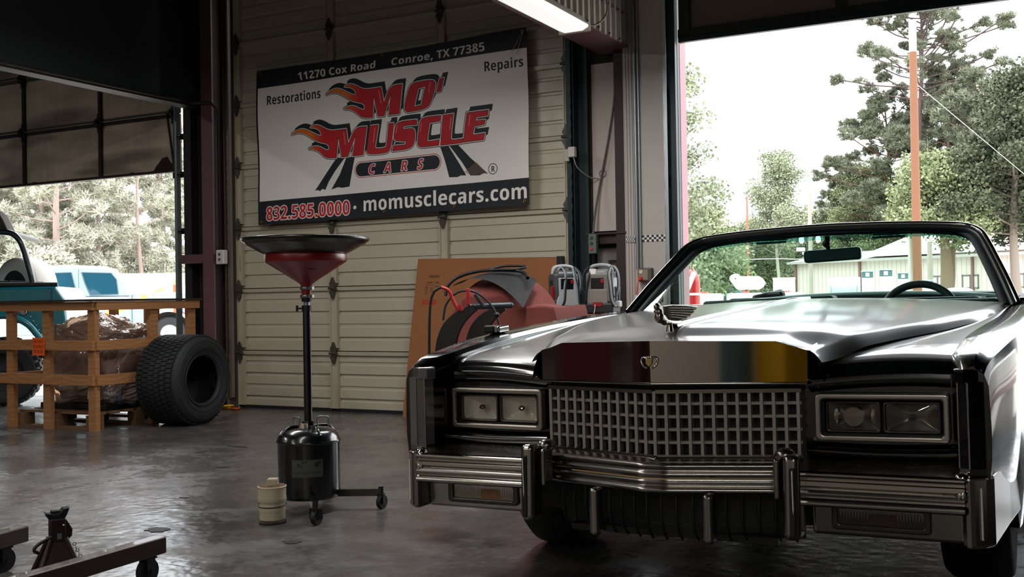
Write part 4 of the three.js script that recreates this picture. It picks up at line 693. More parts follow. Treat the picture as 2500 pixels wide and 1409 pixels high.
// ------------------------------------------------------------------ wide used tyre on its tread, beside the crate
{
  const t = thing('tyre', 'wide worn truck tyre without rim, standing on its tread beside the wooden crate', 'tyre', [-6.785, 0, 1.29], 4 * DEG);
  const R = 0.384, W = 0.208;      // lathe axis is local x after turning
  const prof = [[0.2, -W + 0.02], [0.206, -W + 0.004], [0.222, -W], [0.235, -W + 0.004], [0.26, -W - 0.012], [0.3, -W - 0.02], [0.34, -W - 0.012], [0.362, -W + 0.01], [0.374, -W + 0.035], [0.377, -0.08], [0.377, -0.012], [0.368, -0.008], [0.368, 0.008], [0.377, 0.012], [0.377, 0.08], [0.374, W - 0.035], [0.362, W - 0.01], [0.34, W + 0.012], [0.3, W + 0.02], [0.26, W + 0.012], [0.235, W - 0.004], [0.222, W], [0.206, W - 0.004], [0.2, W - 0.02], [0.23, W - 0.035], [0.31, W - 0.03], [0.345, 0.1], [0.35, 0], [0.345, -0.1], [0.31, -W + 0.03], [0.23, -W + 0.035], [0.2, -W + 0.02]];
  const rubberS = S(0x191b1e, 0.72);
  part('carcass', lathe(prof, 96).rotateZ(-Math.PI / 2).translate(0, R, 0), rubberS, t);
  const blocks = []; const n = 60;
  for (let row = 0; row < 6; row++) { const x = -0.158 + row * 0.0632; for (let i = 0; i < n; i++) { const a = (i + (row % 2) * 0.5) / n * 6.2832; blocks.push(at(new THREE.BoxGeometry(0.05, 0.012, 0.031), 0, 0.38, 0, 0, 0, 0).rotateY(0).applyMatrix4(new THREE.Matrix4().makeShear(0, 0.0, 0, 0, (row < 3 ? 0.35 : -0.35), 0)).rotateX(a).translate(x, R, 0)); } }
  part('tread', blocks, rubberS, t).userData.kind = 'stuff';
  part('bead_ring', [1, -1].flatMap((s) => [new THREE.TorusGeometry(0.222, 0.007, 8, 80).rotateY(Math.PI / 2).translate(s * (W - 0.001), R, 0), new THREE.TorusGeometry(0.33, 0.004, 6, 80).rotateY(Math.PI / 2).translate(s * (W + 0.015), R, 0), new THREE.TorusGeometry(0.27, 0.003, 6, 80).rotateY(Math.PI / 2).translate(s * (W + 0.016), R, 0)]), S(0x1f2124, 0.5), t);
}
// ------------------------------------------------------------------ slatted crate with a wrapped engine on a pallet
{
  const t = thing('crate', 'open crate of pine boards around a plastic-wrapped engine', 'crate', [-7.07, 0, 1.99]);
  const pine = M.wood, X = -1.06, Z = -1.13;
  const post = (x, z, w = 0.085, d = 0.045, h = 1.045) => part('post', b2(x - w / 2, x + w / 2, 0, h, z - d / 2, z + d / 2), pine, t);
  for (const x of [X + 0.02, -0.58, -0.035]) post(x, -0.02);
  post(-0.02, -0.64, 0.045, 0.085); post(-0.02, Z + 0.04, 0.045, 0.085);
  for (const x of [X + 0.02, -0.58, -0.06]) post(x, Z);
  for (const [y, h] of [[1.03, 0.07], [0.705, 0.08], [0.42, 0.085]]) {
    part('rail', b2(X - 0.12, 0.006, y - h / 2, y + h / 2, 0.004, 0.03), pine, t);
    part('rail', b2(0.004, 0.03, y - h / 2, y + h / 2, Z - 0.03, 0.0), pine, t);
    part('rail', b2(X - 0.02, 0.0, y - h / 2, y + h / 2, Z - 0.05, Z - 0.024), pine, t);
    part('rail', b2(X - 0.03, X - 0.004, y - h / 2, y + h / 2, Z, 0), pine, t);
  }
  part('top_rim', [b2(X - 0.12, 0.04, 1.066, 1.085, -0.03, 0.06), b2(-0.05, 0.04, 1.066, 1.085, Z - 0.05, -0.03)], S(0x2f1c12, 0.7), t, 'dark strip along the top edge');
  part('cleat', b2(-0.52, -0.42, 0.9, 1.02, Z + 0.02, Z + 0.1), S(0x7a4526, 0.8), t);
  for (let i = 0; i < 7; i++) part('pallet_board', b2(X + 0.04, -0.06, 0.125, 0.145, Z + 0.08 + i * 0.148, Z + 0.17 + i * 0.148), M.woodDark, t);
  for (const x of [X + 0.05, -0.6, -0.16]) for (const z of [Z + 0.1, -0.58, -0.14]) part('pallet_block', b2(x, x + 0.1, 0.02, 0.123, z, z + 0.1), M.woodDark, t);
  for (const z of [Z + 0.1, -0.58, -0.14]) part('pallet_runner', b2(X + 0.05, -0.06, 0, 0.02, z, z + 0.1), M.woodDark, t);
  // sign on the middle rail
  const sg = canvasTex(256, 256, (g) => { g.fillStyle = '#e0560f'; g.fillRect(0, 0, 256, 256); g.fillStyle = '#1a0d06'; g.font = 'bold 58px serif'; g.textAlign = 'center'; ['DO NOT', 'DOUBLE', 'STACK'].forEach((s, i) => g.fillText(s, 128, 78 + i * 70, 220)); });
  const m = part('sign', at(new THREE.BoxGeometry(0.15, 0.15, 0.003), -7.7, 0.695, 2.027, 0, 0, -0.02), S(0xffffff, 0.5, 0, { map: sg }), scene);
  tag(m, 'orange paper sign with black stencilled words stapled to the crate rail', 'sign');
  // the engine under film
  const e = thing('wrapped_engine', 'brown bulky engine wrapped in shiny clear plastic inside the pine crate', 'engine', [-7.6, 0.146, 1.42]);
  reseed(11);
  const lump = (bump, s) => grid(72, 48, (u, v) => {
    const a = u * Math.PI * 2, b = (v - 0.5) * Math.PI, p = (x, k) => Math.sign(x) * Math.pow(Math.abs(x), k), cx = p(Math.cos(a), 0.55) * p(Math.cos(b), 0.45), cz = p(Math.sin(a), 0.55) * p(Math.cos(b), 0.45), cy = p(Math.sin(b), 0.6);
    const n = 1 + bump * (fbm(cx * 2.2 + 5, cy * 2.2, cz * 2.2, 4) + 0.35 * Math.abs(fbm(cx * 7, cy * 9 + cx * 4, cz * 7, 3)));
    const top = cy > 0 ? 1 - 0.3 * cy * Math.max(0, Math.abs(cx * 1.1 + 0.1)) : 1;
    return [cx * 0.42 * n * s * (1 - 0.12 * Math.max(0, cy)), 0.4 + cy * 0.4 * n * s * top, cz * 0.36 * n * s * (1 - 0.1 * Math.max(0, cy))];
  });
  part('engine_body', lump(0.22, 0.93), S(0x6a4c3a, 0.55, 0.1), e);
  part('plastic_film', lump(0.34, 1.02), Ph(0xd8c2b2, 0.1, 0, { bumpMap: tex(256, 256, (u, v) => { const a = Math.abs(fbm(u * 9, v * 14, 81, 3)), b = Math.abs(fbm(u * 30 + v * 12, v * 26, 82, 2)); return 1 - Math.min(1, a * 3.2) * 0.6 - Math.min(1, b * 3) * 0.4; }, false), bumpScale: 0.03, transmission: 0.8, thickness: 0, side: THREE.DoubleSide, clearcoat: 1 }), e, 'crinkled clear plastic film');
  const lb = canvasTex(128, 64, (g) => { g.fillStyle = '#8e97a4'; g.fillRect(0, 0, 128, 64); g.fillStyle = '#1c3a6a'; g.fillRect(80, 0, 48, 64); g.fillRect(8, 10, 14, 14); g.fillRect(30, 8, 24, 9); g.fillRect(30, 24, 20, 8); });
  part('shipping_label', at(new THREE.BoxGeometry(0.26, 0.13, 0.004), 0.33, 0.15, 0.3, -0.15, 0.75, 0), S(0xffffff, 0.4, 0, { map: lb }), e);
  part('tray', rbox(0.8, 0.05, 0.72, 0, 0.025, 0, 0.01), M.black, e);
}
// ------------------------------------------------------------------ big sheet of cardboard leaning on the door
{
  const pr = canvasTex(1024, 1024, (g) => {
    g.fillStyle = '#8f5c36'; g.fillRect(0, 0, 1024, 1024); g.fillStyle = 'rgba(90,46,16,0.5)';
    for (let i = 0; i < 90; i++) g.fillRect(0, i * 11.4, 1024, 1.2);
    g.fillStyle = '#5f3a22'; g.fillRect(98, 108, 78, 15); g.beginPath(); g.moveTo(158, 108); g.lineTo(182, 108); g.lineTo(166, 124); g.fill();
    for (const [x, y, w, h] of [[88, 150, 44, 9], [150, 150, 26, 9], [82, 168, 40, 6], [130, 168, 8, 6], [76, 182, 22, 10], [76, 198, 20, 8], [78, 212, 18, 8], [80, 226, 14, 7], [118, 182, 6, 34], [130, 186, 4, 30], [150, 176, 30, 8], [156, 190, 22, 7]]) g.fillRect(x, y, w, h);
    g.fillStyle = '#a32c17'; for (let i = 0; i < 3; i++) { g.fillRect(66 + i * 36, 266, 30, 32); g.fillStyle = '#8f5c36'; g.fillRect(74 + i * 36, 276, 14, 4); g.fillRect(79 + i * 36, 272, 4, 16); g.fillStyle = '#a32c17'; }
  });
  const c = [[-5.14, 1.402, 0.1], [-3.735, 1.372, 0.1], [-3.8, 0.0, 0.2], [-5.265, 0.0, 0.2]], d = 0.05, q = (u, v, z) => [0, 1, 2].map((k) => lerp(lerp(c[0][k], c[1][k], u), lerp(c[3][k], c[2][k], u), v) + (k === 2 ? z : 0));
  const g = grid(20, 20, (u, v) => q(u, v, 0.004 * Math.sin(u * 5 + v * 3)), true); const uv = g.attributes.uv; for (let i = 0; i < uv.count; i++) uv.setY(i, 1 - uv.getY(i));
  const t = thing('cardboard_sheet', 'large flattened brown carton leaning against the closed door behind the car', 'cardboard');
  part('front_face', g, S(0xffffff, 0.85, 0, { map: pr, side: THREE.DoubleSide }), t);
  const brown = S(0x7b451e, 0.9, 0, two);
  part('carton_edge', [grid(1, 1, (u, v) => q(u, 0, -v * d)), grid(1, 1, (u, v) => q(0, u, -v * d)), grid(1, 1, (u, v) => q(1, u, -v * d)), grid(1, 1, (u, v) => q(u, v, -d))], brown, t);
  part('corner_tape', at(new THREE.BoxGeometry(0.05, 0.08, 0.056), -3.75, 1.34, 0.078), M.black, t, 'black tape on the top corner');
}
// ------------------------------------------------------------------ workbench, jump starters, charger cart, canvas cover
{
  const b = thing('workbench', 'pale wood-topped workbench behind the car, carrying two jump starters', 'workbench', [-2.93, 0, 0.76]);
  part('worktop', rbox(1.5, 0.05, 0.52, 0, 0.885, 0, 0.006), S(0xc9a878, 0.6, 0, { map: M.wood.map }), b);
  for (const x of [-0.72, 0.62]) for (const z of [-0.2, 0.2]) part('leg', b2(x, x + 0.09, 0, 0.858, z - 0.045, z + 0.045), M.woodDark, b);
  part('apron', b2(-0.74, 0.74, 0.78, 0.859, 0.225, 0.255), S(0xd8c6a4, 0.7, 0, { map: M.wood.map }), b);
  part('shelf', b2(-0.72, 0.7, 0.25, 0.28, -0.22, 0.22), M.woodDark, b);
}
function jumpStarter(pos, turn, label, variant) {
  const t = thing('jump_starter', label, 'jump starter', pos, turn, null);
  const grey = S(variant ? 0x6c6661 : 0x3f3e3e, 0.5), pale = S(variant ? 0x8f9498 : 0xa3a7aa, 0.5), dark = S(0x15181b, 0.5);
  part('body', [rbox(0.2, 0.25, 0.15, 0, 0.185, 0, 0.028, 0, 0, 0, 4), rbox(0.17, 0.05, 0.12, 0, 0.305, 0, 0.02)], grey, t);
  part('base', [rbox(0.24, 0.08, 0.18, 0, 0.04, 0, 0.016), rbox(0.22, 0.05, 0.16, 0, 0.085, 0, 0.02)], dark, t);
  part('front_panel', variant ? rbox(0.16, 0.11, 0.012, -0.005, 0.125, 0.076, 0.008) : extrude(shapeOf([[-0.105, 0.02], [0.105, 0.02], [0.09, 0.1], [0.075, 0.14], [0.08, 0.27], [-0.07, 0.27], [-0.065, 0.14], [-0.085, 0.1]]), 0.012, 0.004).translate(0, 0, 0.074), variant ? S(0x77716b, 0.5) : pale, t);
  part('display', rbox(0.1, 0.08, 0.01, -0.005, 0.225, variant ? 0.074 : 0.088, 0.004), S(0x0e0f12, 0.3), t);
  part('red_button', rbox(0.024, 0.03, 0.012, 0.035, 0.24, variant ? 0.078 : 0.092, 0.004), M.red, t);
  part('top_panel', rbox(0.12, 0.03, 0.012, 0, 0.3, 0.06, 0.005), pale, t);
  part('handle', tube([[-0.085, 0.3, 0], [-0.075, 0.345, 0], [-0.03, 0.36, 0], [0.03, 0.36, 0], [0.075, 0.345, 0], [0.085, 0.3, 0]], 0.014, 32, 10), pale, t);
  const loop = (x, s, m, r = 0.0075) => part('cable', tube([[x, 0.12, 0.03], [x + s * 0.028, 0.2, 0.045], [x + s * 0.02, 0.3, 0.04], [x - s * 0.02, 0.35, 0.03], [x - s * 0.035, 0.3, 0.075], [x - s * 0.02, 0.2, 0.095], [x - s * 0.01, 0.1, 0.095], [x + s * 0.01, 0.05, 0.08]], r, 60, 8), m, t);
  const blk = S(0x20262b, 0.4), lightC = S(0x7d878d, 0.45);
  if (variant) {
    part('side_plate', rbox(0.012, 0.22, 0.1, 0.105, 0.2, 0, 0.005), pale, t);
    for (const z of [-0.035, 0.035]) part('clamp', [rbox(0.016, 0.12, 0.02, 0.125, 0.14, z, 0.005, z * 4), rbox(0.016, 0.07, 0.02, 0.125, 0.3, 0.01, 0.005)], S(0x3c4044, 0.5), t);
    part('clamp_shoe', rbox(0.05, 0.05, 0.08, 0.125, 0.07, 0.0, 0.012), pale, t);
    loop(0.125, 1, lightC); loop(0.115, 1, blk, 0.006); loop(-0.1, -1, blk);
    part('plug_socket', rbox(0.07, 0.035, 0.01, 0.0, 0.07, 0.09, 0.003), S(0x7a1214, 0.5), t); part('charge_lead', tube([[-0.015, 0.07, 0.098], [-0.016, 0.025, 0.11], [-0.016, 0.004, 0.13]], 0.003, 12, 6), S(0xc9c5c0, 0.5), t); part('warning_tag', rbox(0.05, 0.04, 0.006, -0.04, 0.312, 0.072, 0.002), M.white, t);
  } else {
    part('clamp', [rbox(0.02, 0.12, 0.03, -0.112, 0.15, 0.06, 0.006)], M.red, t, 'red clamp grip');
    part('side_vent', rbox(0.008, 0.05, 0.05, -0.102, 0.23, 0.01, 0.003), M.black, t);
    loop(-0.04, -1, blk); loop(0.1, 1, blk); loop(0.09, 1, lightC, 0.006); loop(-0.05, -1, lightC, 0.006);
  }
  return t;
}
jumpStarter([-3.385, 0.911, 0.82], 46 * DEG, 'dark grey jump starter pack with red clamp, left of the pair on the bench', 0);
jumpStarter([-3.085, 0.911, 0.8], 4 * DEG, 'taupe jump starter pack with a white tag, right of the pair on the bench', 1);
{
  const t = thing('small_box', 'small white carton with a black handle standing behind the hood by the pilaster', 'box', [-2.72, 0.911, 0.9], 20 * DEG);
  part('carton', rbox(0.12, 0.13, 0.05, 0, 0.065, 0, 0.004, 0, 0, -0.06), S(0xb9bcc0, 0.6), t);
  part('handle', [rbox(0.07, 0.12, 0.06, 0.1, 0.075, 0, 0.02), tube([[0.07, 0.12, 0], [0.09, 0.16, 0], [0.13, 0.15, 0], [0.135, 0.08, 0]], 0.014, 20, 8)], M.black, t);
  part('fold', rbox(0.11, 0.004, 0.048, 0.0, 0.13, 0, 0.001, 0, 0, -0.06), S(0x8e9296, 0.6), t);
}
{
  // rust-red canvas cover thrown over an engine on a low stand
  const t = thing('canvas_cover', 'faded red canvas cover with a peeled-back black rubber lining, draped over an engine', 'cover', [-3.42, 0, 1.5]);
  const hgt = (x, z) => {
    const L = clamp((x + 0.62) / 0.2, 0, 1), box1 = x > 0.12 ? 0.985 : 0;
    const dome = 1.2 - 2.6 * Math.pow(Math.max(0, Math.abs(x + 0.12) - 0.12), 1.6) - 1.4 * Math.pow(Math.abs(z + 0.05), 2);
    let y = Math.max(dome, box1, 0.98 - 0.9 * Math.max(0, -x - 0.35));
    return y - 0.012 * Math.abs(Math.sin(x * 9 + z * 5)) - 0.008 * Math.sin(x * 21 - z * 8);
  };
  const canvasM = S(0x6a3028, 0.95, 0, { side: THREE.DoubleSide });
  part('canvas', grid(90, 70, (u, v) => {
    // u across, v: 0 hem at the front, 0.35 front edge, 0.75 rear edge, 1 rear hem
    let x = lerp(-0.5, 0.44, u), z, y; const w = 0.5;
    if (v < 0.4) { const k = v / 0.4, top = hgt(clamp(x, -0.6, 0.52), 0.26); z = 0.26 + 0.12 * (1 - k) * (1 - k) + 0.012 * Math.sin(x * 26) * (1 - k); y = lerp(0.45, top, Math.pow(k, 0.9)); }
    else if (v < 0.8) { const k = (v - 0.4) / 0.4; z = lerp(0.26, -0.26, k); y = hgt(clamp(x, -0.6, 0.52), z); }
    else { const k = (v - 0.8) / 0.2; z = -0.26 - 0.08 * k; y = lerp(hgt(clamp(x, -0.6, 0.52), -0.26), 0.5, k); }
    const e = Math.max(0, (Math.abs(u - 0.5) - 0.46) / 0.04); y = lerp(y, 0.5, e * 0.9); x = lerp(x, Math.sign(x) * (x > 0 ? 0.45 : 0.51), e);
    return [x, y, z];
  }), canvasM, t);
  part('engine_stand', [b2(-0.5, 0.45, 0, 0.08, -0.3, 0.3), b2(-0.45, 0.4, 0.08, 0.6, -0.2, 0.2)], M.black, t);
  // rubber lining folded back over the crown
  part('lining', grid(40, 20, (u, v) => {
    const x = lerp(-0.43, 0.16, u), arch = 1.215 - 0.9 * Math.pow(Math.abs(x + 0.13), 2.1), lip = 0.16 * Math.pow(u, 2.2);
    return [x + 0.05 * v * u, arch - lerp(0, 0.03 + lip, v) + 0.012, lerp(0.0, 0.3, v) * (0.55 + 0.5 * u) + 0.02];
  }), S(0x17181a, 0.75, 0, { side: THREE.DoubleSide, bumpMap: tex(128, 128, (u, v) => 0.5 + 0.5 * Math.sin(u * 300) * (0.6 + 0.4 * Math.sin(v * 90)), false), bumpScale: 0.01 }), t, 'ribbed black rubber lining');
  part('lining_edge', [tube([[-0.46, 1.06, 0.22], [-0.44, 1.14, 0.2], [-0.36, 1.2, 0.16], [-0.2, 1.232, 0.12], [0.0, 1.228, 0.08], [0.1, 1.21, 0.1], [0.17, 1.17, 0.18]], 0.012, 60, 8), tube([[-0.2, 1.235, 0.08], [-0.12, 1.26, 0.02], [0.0, 1.262, 0], [0.08, 1.25, 0.02], [0.02, 1.235, 0.09], [-0.12, 1.235, 0.12]], 0.009, 60, 8)], M.black, t);
}
{
  // battery charger on a hand-cart frame
  const t = thing('charger_cart', 'black wheeled battery charger cart with hooped side plates and dangling red clamps', 'battery charger', [-3.45, 0, 2.1], 22 * DEG);
  const plate = () => { const s = new THREE.Shape(); s.moveTo(-0.24, 0.6); s.quadraticCurveTo(-0.26, 0.86, -0.1, 0.95); s.quadraticCurveTo(-0.02, 0.995, 0.02, 1.0); s.lineTo(0.04, 0.96); s.quadraticCurveTo(-0.1, 0.86, -0.1, 0.7); s.lineTo(-0.1, 0.5); s.lineTo(-0.22, 0.5); s.closePath(); return s; };
  for (const [x, z] of [[0, 0.0], [0.17, -0.16]]) part('side_plate', extrude(plate(), 0.03, 0.006).translate(x, 0, z), Ph(0x07090b, 0.35, 0, { clearcoat: 0.4 }), t);
  part('handle_bar', [rod([-0.02, 0.985, 0.02], [0.25, 0.99, -0.04], 0.02), sph(0.021, 0.25, 0.99, -0.04)], S(0x3d4448, 0.4, 0.3), t);
  part('charger_case', rbox(0.3, 0.34, 0.26, -0.02, 0.45, -0.06, 0.02), S(0x15171a, 0.5), t);
  part('label_plate', [rbox(0.05, 0.05, 0.006, -0.155, 0.66, 0.036, 0.002)], S(0xa01210, 0.5), t);
  for (const s of [0, 1]) part('wheel', cyl(0.1, 0.1, 0.04, -0.1 + s * 0.2, 0.1, -0.2, 28, 0, 0, Math.PI / 2), M.rubber, t);
  part('foot', [b2(-0.14, 0.12, 0, 0.03, 0.0, 0.1), b2(-0.12, 0.1, 0.03, 0.3, -0.1, 0.06)], M.black, t);
  const blk = S(0x121518, 0.4), rd = S(0xa01518, 0.4);
  part('cable', tube([[-0.27, 0.4, 0.05], [-0.275, 0.7, 0.05], [-0.265, 0.98, 0.05], [-0.24, 1.08, 0.05], [-0.19, 1.115, 0.05]], 0.009, 50, 8), blk, t);
  part('cable', tube([[-0.19, 1.115, 0.05], [-0.14, 1.09, 0.05], [-0.11, 1.02, 0.05], [-0.08, 0.96, 0.05]], 0.011, 30, 8), rd, t, 'red clamp lead');
  part('cable', tube([[-0.18, 0.9, 0.06], [-0.16, 1.0, 0.05], [-0.1, 1.07, 0.04], [-0.02, 1.09, 0.03], [0.06, 1.06, 0.02], [0.14, 0.98, 0.03], [0.18, 0.88, 0.05], [0.2, 0.72, 0.06]], 0.0075, 60, 8), blk, t);
  part('clamp', [rbox(0.022, 0.11, 0.03, -0.015, 1.05, 0.05, 0.006), rbox(0.016, 0.05, 0.03, -0.06, 0.98, 0.055, 0.005, 0, 0, 0.4)], rd, t, 'red battery clamp');
  part('clamp', [rbox(0.022, 0.11, 0.03, 0.06, 1.02, 0.05, 0.006, 0, 0, 0.6), sph(0.018, 0.17, 0.93, 0.05)], blk, t, 'black battery clamp');
}
// ------------------------------------------------------------------ engine hoist legs and a jack stand, lower left
{
  const end = seen(388, 1328, 3.99), near = seen(120, 1409, 3.54); const dir = V3(near.x - end.x, 0, near.z - end.z).normalize();
  const t = thing('engine_hoist', 'low red steel engine hoist legs on casters at the lower left', 'engine hoist', [end.x, 0, end.z], Math.atan2(-dir.z, dir.x));
  const rp = Ph(0x2c0607, 0.45, 0.1, { clearcoat: 0.3 });
  const caster = (x, z, leg) => { part('caster_fork', [box(0.05, 0.006, 0.05, x, 0.094, z), box(0.04, 0.06, 0.005, x, 0.066, z - 0.018), box(0.04, 0.06, 0.005, x, 0.066, z + 0.018), rod([x, 0.045, z - 0.026], [x, 0.045, z + 0.026], 0.006)], M.steelDark, leg); part('caster_wheel', cyl(0.045, 0.045, 0.026, x, 0.045, z, 28, Math.PI / 2), M.rubberMatte, leg); };
  const a = part('leg', [rbox(1.3, 0.062, 0.06, 0.64, 0.13, 0, 0.006)], rp, t); caster(0.06, 0, a);
  const e2 = seen(40, 1290, 4.2), loc = t.worldToLocal(V3(e2.x, 0, e2.z)); t.updateMatrixWorld(true); const l2 = t.worldToLocal(V3(e2.x, 0, e2.z));
  const b = part('leg', [rbox(1.35, 0.062, 0.06, 0.64, 0.13, 0, 0.006).rotateY(0.12).translate(l2.x, 0, l2.z)], rp, t); caster(l2.x + 0.06, l2.z, b);
  part('cross_beam', rbox(0.08, 0.08, Math.abs(l2.z) + 0.3, 1.28, 0.14, l2.z / 2, 0.008), rp, t);
  part('mast', rbox(0.08, 1.4, 0.08, 1.28, 0.88, l2.z / 2, 0.008), rp, t);
}
{
  const p = seen(140, 1330, 4.02);
  const t = thing('jack_stand', 'small dark red jack stand with a notched saddle behind the hoist leg', 'jack stand', [p.x, 0, p.z], faceTurn(140) + 0.15);
  const rp = Ph(0x220405, 0.5, 0.1, { clearcoat: 0.3 });
  part('pyramid_base', [[1, 1], [1, -1], [-1, 1], [-1, -1]].map(([a, b]) => rod([a * 0.085, 0, b * 0.075], [a * 0.026, 0.155, b * 0.024], 0.012, 0.01, 6)).concat([0, 1, 2, 3].map((k) => { const s = shapeOf([[-0.08, 0.01], [0.08, 0.01], [0.028, 0.15], [-0.028, 0.15]]); const g = extrude(s, 0.004); g.rotateX(-0.33).translate(0, 0, 0.075); return g.rotateY(k * Math.PI / 2); })), rp, t);
  part('column', [rbox(0.056, 0.12, 0.052, 0, 0.17, 0, 0.006), extrude(shapeOf([[0.02, 0.13], [0.05, 0.16], [0.052, 0.185], [0.03, 0.225], [0.01, 0.225]]), 0.03, 0.003).translate(0, 0, -0.015)], rp, t);
  part('ratchet_bar', rbox(0.036, 0.12, 0.032, -0.004, 0.2, 0, 0.004), M.steelDark, t);
  part('saddle', extrude(shapeOf([[-0.022, 0.224], [0.022, 0.224], [0.034, 0.245], [0.042, 0.268], [0.02, 0.266], [0.004, 0.25], [-0.012, 0.248], [-0.044, 0.256], [-0.036, 0.236]]), 0.04, 0.004).translate(0, 0, -0.02), M.steelDark, t);
  part('release_lever', tube([[-0.02, 0.165, 0.02], [-0.06, 0.15, 0.03], [-0.082, 0.135, 0.035], [-0.084, 0.122, 0.035], [-0.066, 0.112, 0.035]], 0.0065, 24, 8), rp, t);
  part('rivet', sph(0.004, 0.018, 0.205, 0.027), M.chrome, t);
  part('paper_label', box(0.016, 0.022, 0.001, 0.004, 0.165, 0.0268), S(0x60656a, 0.6), t);
  part('pin_chain', [0, 1, 2, 3, 4, 5].map((k) => at(new THREE.TorusGeometry(0.006, 0.0016, 6, 12), 0.056 + k * 0.005, 0.13 - k * 0.012, 0.03, 0, k % 2 ? 1.4 : 0.2, 0)), M.steel, t);
}
// ------------------------------------------------------------------ small fittings on walls and posts
{
  const o = thing('outlet_box', 'white electrical outlet box on the red steel post by the left opening', 'outlet', [-7.385, 1.49, 0.165]);
  part('box', rbox(0.1, 0.14, 0.06, 0, 0, 0, 0.008), M.white, o); part('face_plate', [rbox(0.076, 0.114, 0.006, 0, 0, 0.032, 0.003)], S(0xc2beb6, 0.5), o);
  for (const s of [-1, 1]) part('socket', cyl(0.015, 0.015, 0.003, 0, s * 0.025, 0.036, 16, Math.PI / 2), S(0x4a4742, 0.6), o);
  const s = thing('door_sensor', 'white sensor box on the right edge of the closed door with a looping cable', 'sensor', [-3.61, 2.225, 0.15]);
  part('case', rbox(0.06, 0.085, 0.05, 0.02, 0, 0.015, 0.008), S(0xc0b9b2, 0.5), s); part('mount', rbox(0.045, 0.1, 0.02, -0.035, -0.02, 0.0, 0.003), S(0xa9a29a, 0.5), s);
  part('cable', tube([[0.03, -0.04, 0.02], [0.06, -0.13, 0.0], [0.12, -0.2, -0.1], [0.17, -0.21, -0.18]], 0.005, 30, 6), S(0x8a847e, 0.5), s);
  part('cable_hook', new THREE.TorusGeometry(0.03, 0.004, 6, 20).translate(0.2, -0.17, -0.19), S(0x6d6762, 0.5), s);
  const c = thing('push_button_station', 'grey-green three-button door control with a red stop button, on the dark post', 'control box', [-3.435, 1.468, 0.03]);
  part('case', rbox(0.07, 0.16, 0.05, 0, 0, 0.09, 0.006), S(0x55625a, 0.5), c);
  for (let k = 0; k < 3; k++) part('button', cyl(0.012, 0.013, 0.012, -0.005, 0.05 - k * 0.045, 0.12, 16, Math.PI / 2), k < 2 ? S(0x2d3a34, 0.5) : S(0xb8301c, 0.4), c);
  part('cable', tube([[0, 0.08, 0.09], [0.0, 0.2, 0.06], [0.01, 0.45, -0.02], [0.09, 0.85, -0.04], [0.15, 1.2, -0.045], [0.155, 1.5, -0.06]], 0.009, 60, 8), S(0x4b4642, 0.5), c);
  const po = thing('small_poster', 'small dark poster with a faded red and gold emblem below the control box', 'poster', [-3.315, 1.27, -0.042]);
  part('sheet', new THREE.BoxGeometry(0.11, 0.13, 0.003), S(0xffffff, 0.5, 0, { map: canvasTex(64, 64, (g) => { g.fillStyle = '#16181a'; g.fillRect(0, 0, 64, 64); g.fillStyle = '#5c3b22'; g.beginPath(); g.ellipse(32, 26, 22, 14, 0, 0, 7); g.fill(); g.fillStyle = '#6b1a18'; g.fillRect(18, 22, 28, 8); g.fillStyle = '#4b5a3a'; g.fillRect(14, 46, 36, 6); }) }), po);
  part('frame', [b2(-0.058, 0.058, 0.063, 0.068, -0.002, 0.004), b2(-0.058, 0.058, -0.068, -0.063, -0.002, 0.004)], M.black, po);
  const eb = thing('junction_box', 'grey outlet box with an orange plug on the pale pilaster', 'outlet', [-2.985, 1.205, 0.125]);
  part('box', rbox(0.115, 0.11, 0.05, 0, 0, 0, 0.008), S(0x5d5852, 0.45, 0.5), eb); part('face_plate', rbox(0.08, 0.085, 0.006, -0.012, 0, 0.027, 0.003), S(0x8b8379, 0.4, 0.3), eb);
  part('socket', cyl(0.016, 0.016, 0.004, -0.03, 0.025, 0.031, 16, Math.PI / 2), S(0xc9c0a0, 0.5), eb);
  part('plug', cyl(0.014, 0.018, 0.03, -0.032, -0.028, 0.045, 16, Math.PI / 2), S(0xc8371c, 0.5), eb);
  part('orange_cord', tube([[-0.032, -0.03, 0.06], [-0.04, -0.07, 0.07], [-0.05, -0.14, 0.07], [-0.06, -0.3, 0.07]], 0.005, 30, 6), S(0xc8371c, 0.5), eb);
  const ys = thing('strap_heap', 'crumpled yellow strap lying on the floor by the bottom left door corner', 'strap', [-7.33, 0, 0.2]);
  reseed(4); const pts = []; for (let i = 0; i < 14; i++) pts.push([rr(-0.12, 0.12), 0.012 + rr(0, 0.035), rr(-0.05, 0.05)]);
  part('webbing', tube(pts, 0.012, 90, 6), S(0xd0a012, 0.6), ys); part('loose_end', tube([[0.1, 0.012, 0.02], [0.15, 0.012, 0.03], [0.18, 0.012, 0.0]], 0.012, 12, 6), S(0xb84a12, 0.6), ys);
}
// ------------------------------------------------------------------ the yard
const gravel = S(0xffffff, 0.95, 0, { map: tex(256, 256, (u, v) => { const k = 1 + 0.25 * fbm(u * 6, v * 6, 61, 4) + 0.2 * fbm(u * 60, v * 60, 62, 2); return [168 * k, 163 * k, 152 * k]; }, true, [0.1, 0.1]) });
struct('ground', b2(-190, 130, -0.5, -0.02, -230, -9), gravel);
struct('apron', b2(-40, 30, -0.4, -0.01, -9, -0.24), S(0xb0aca4, 0.9, 0, { roughnessMap: grime }));
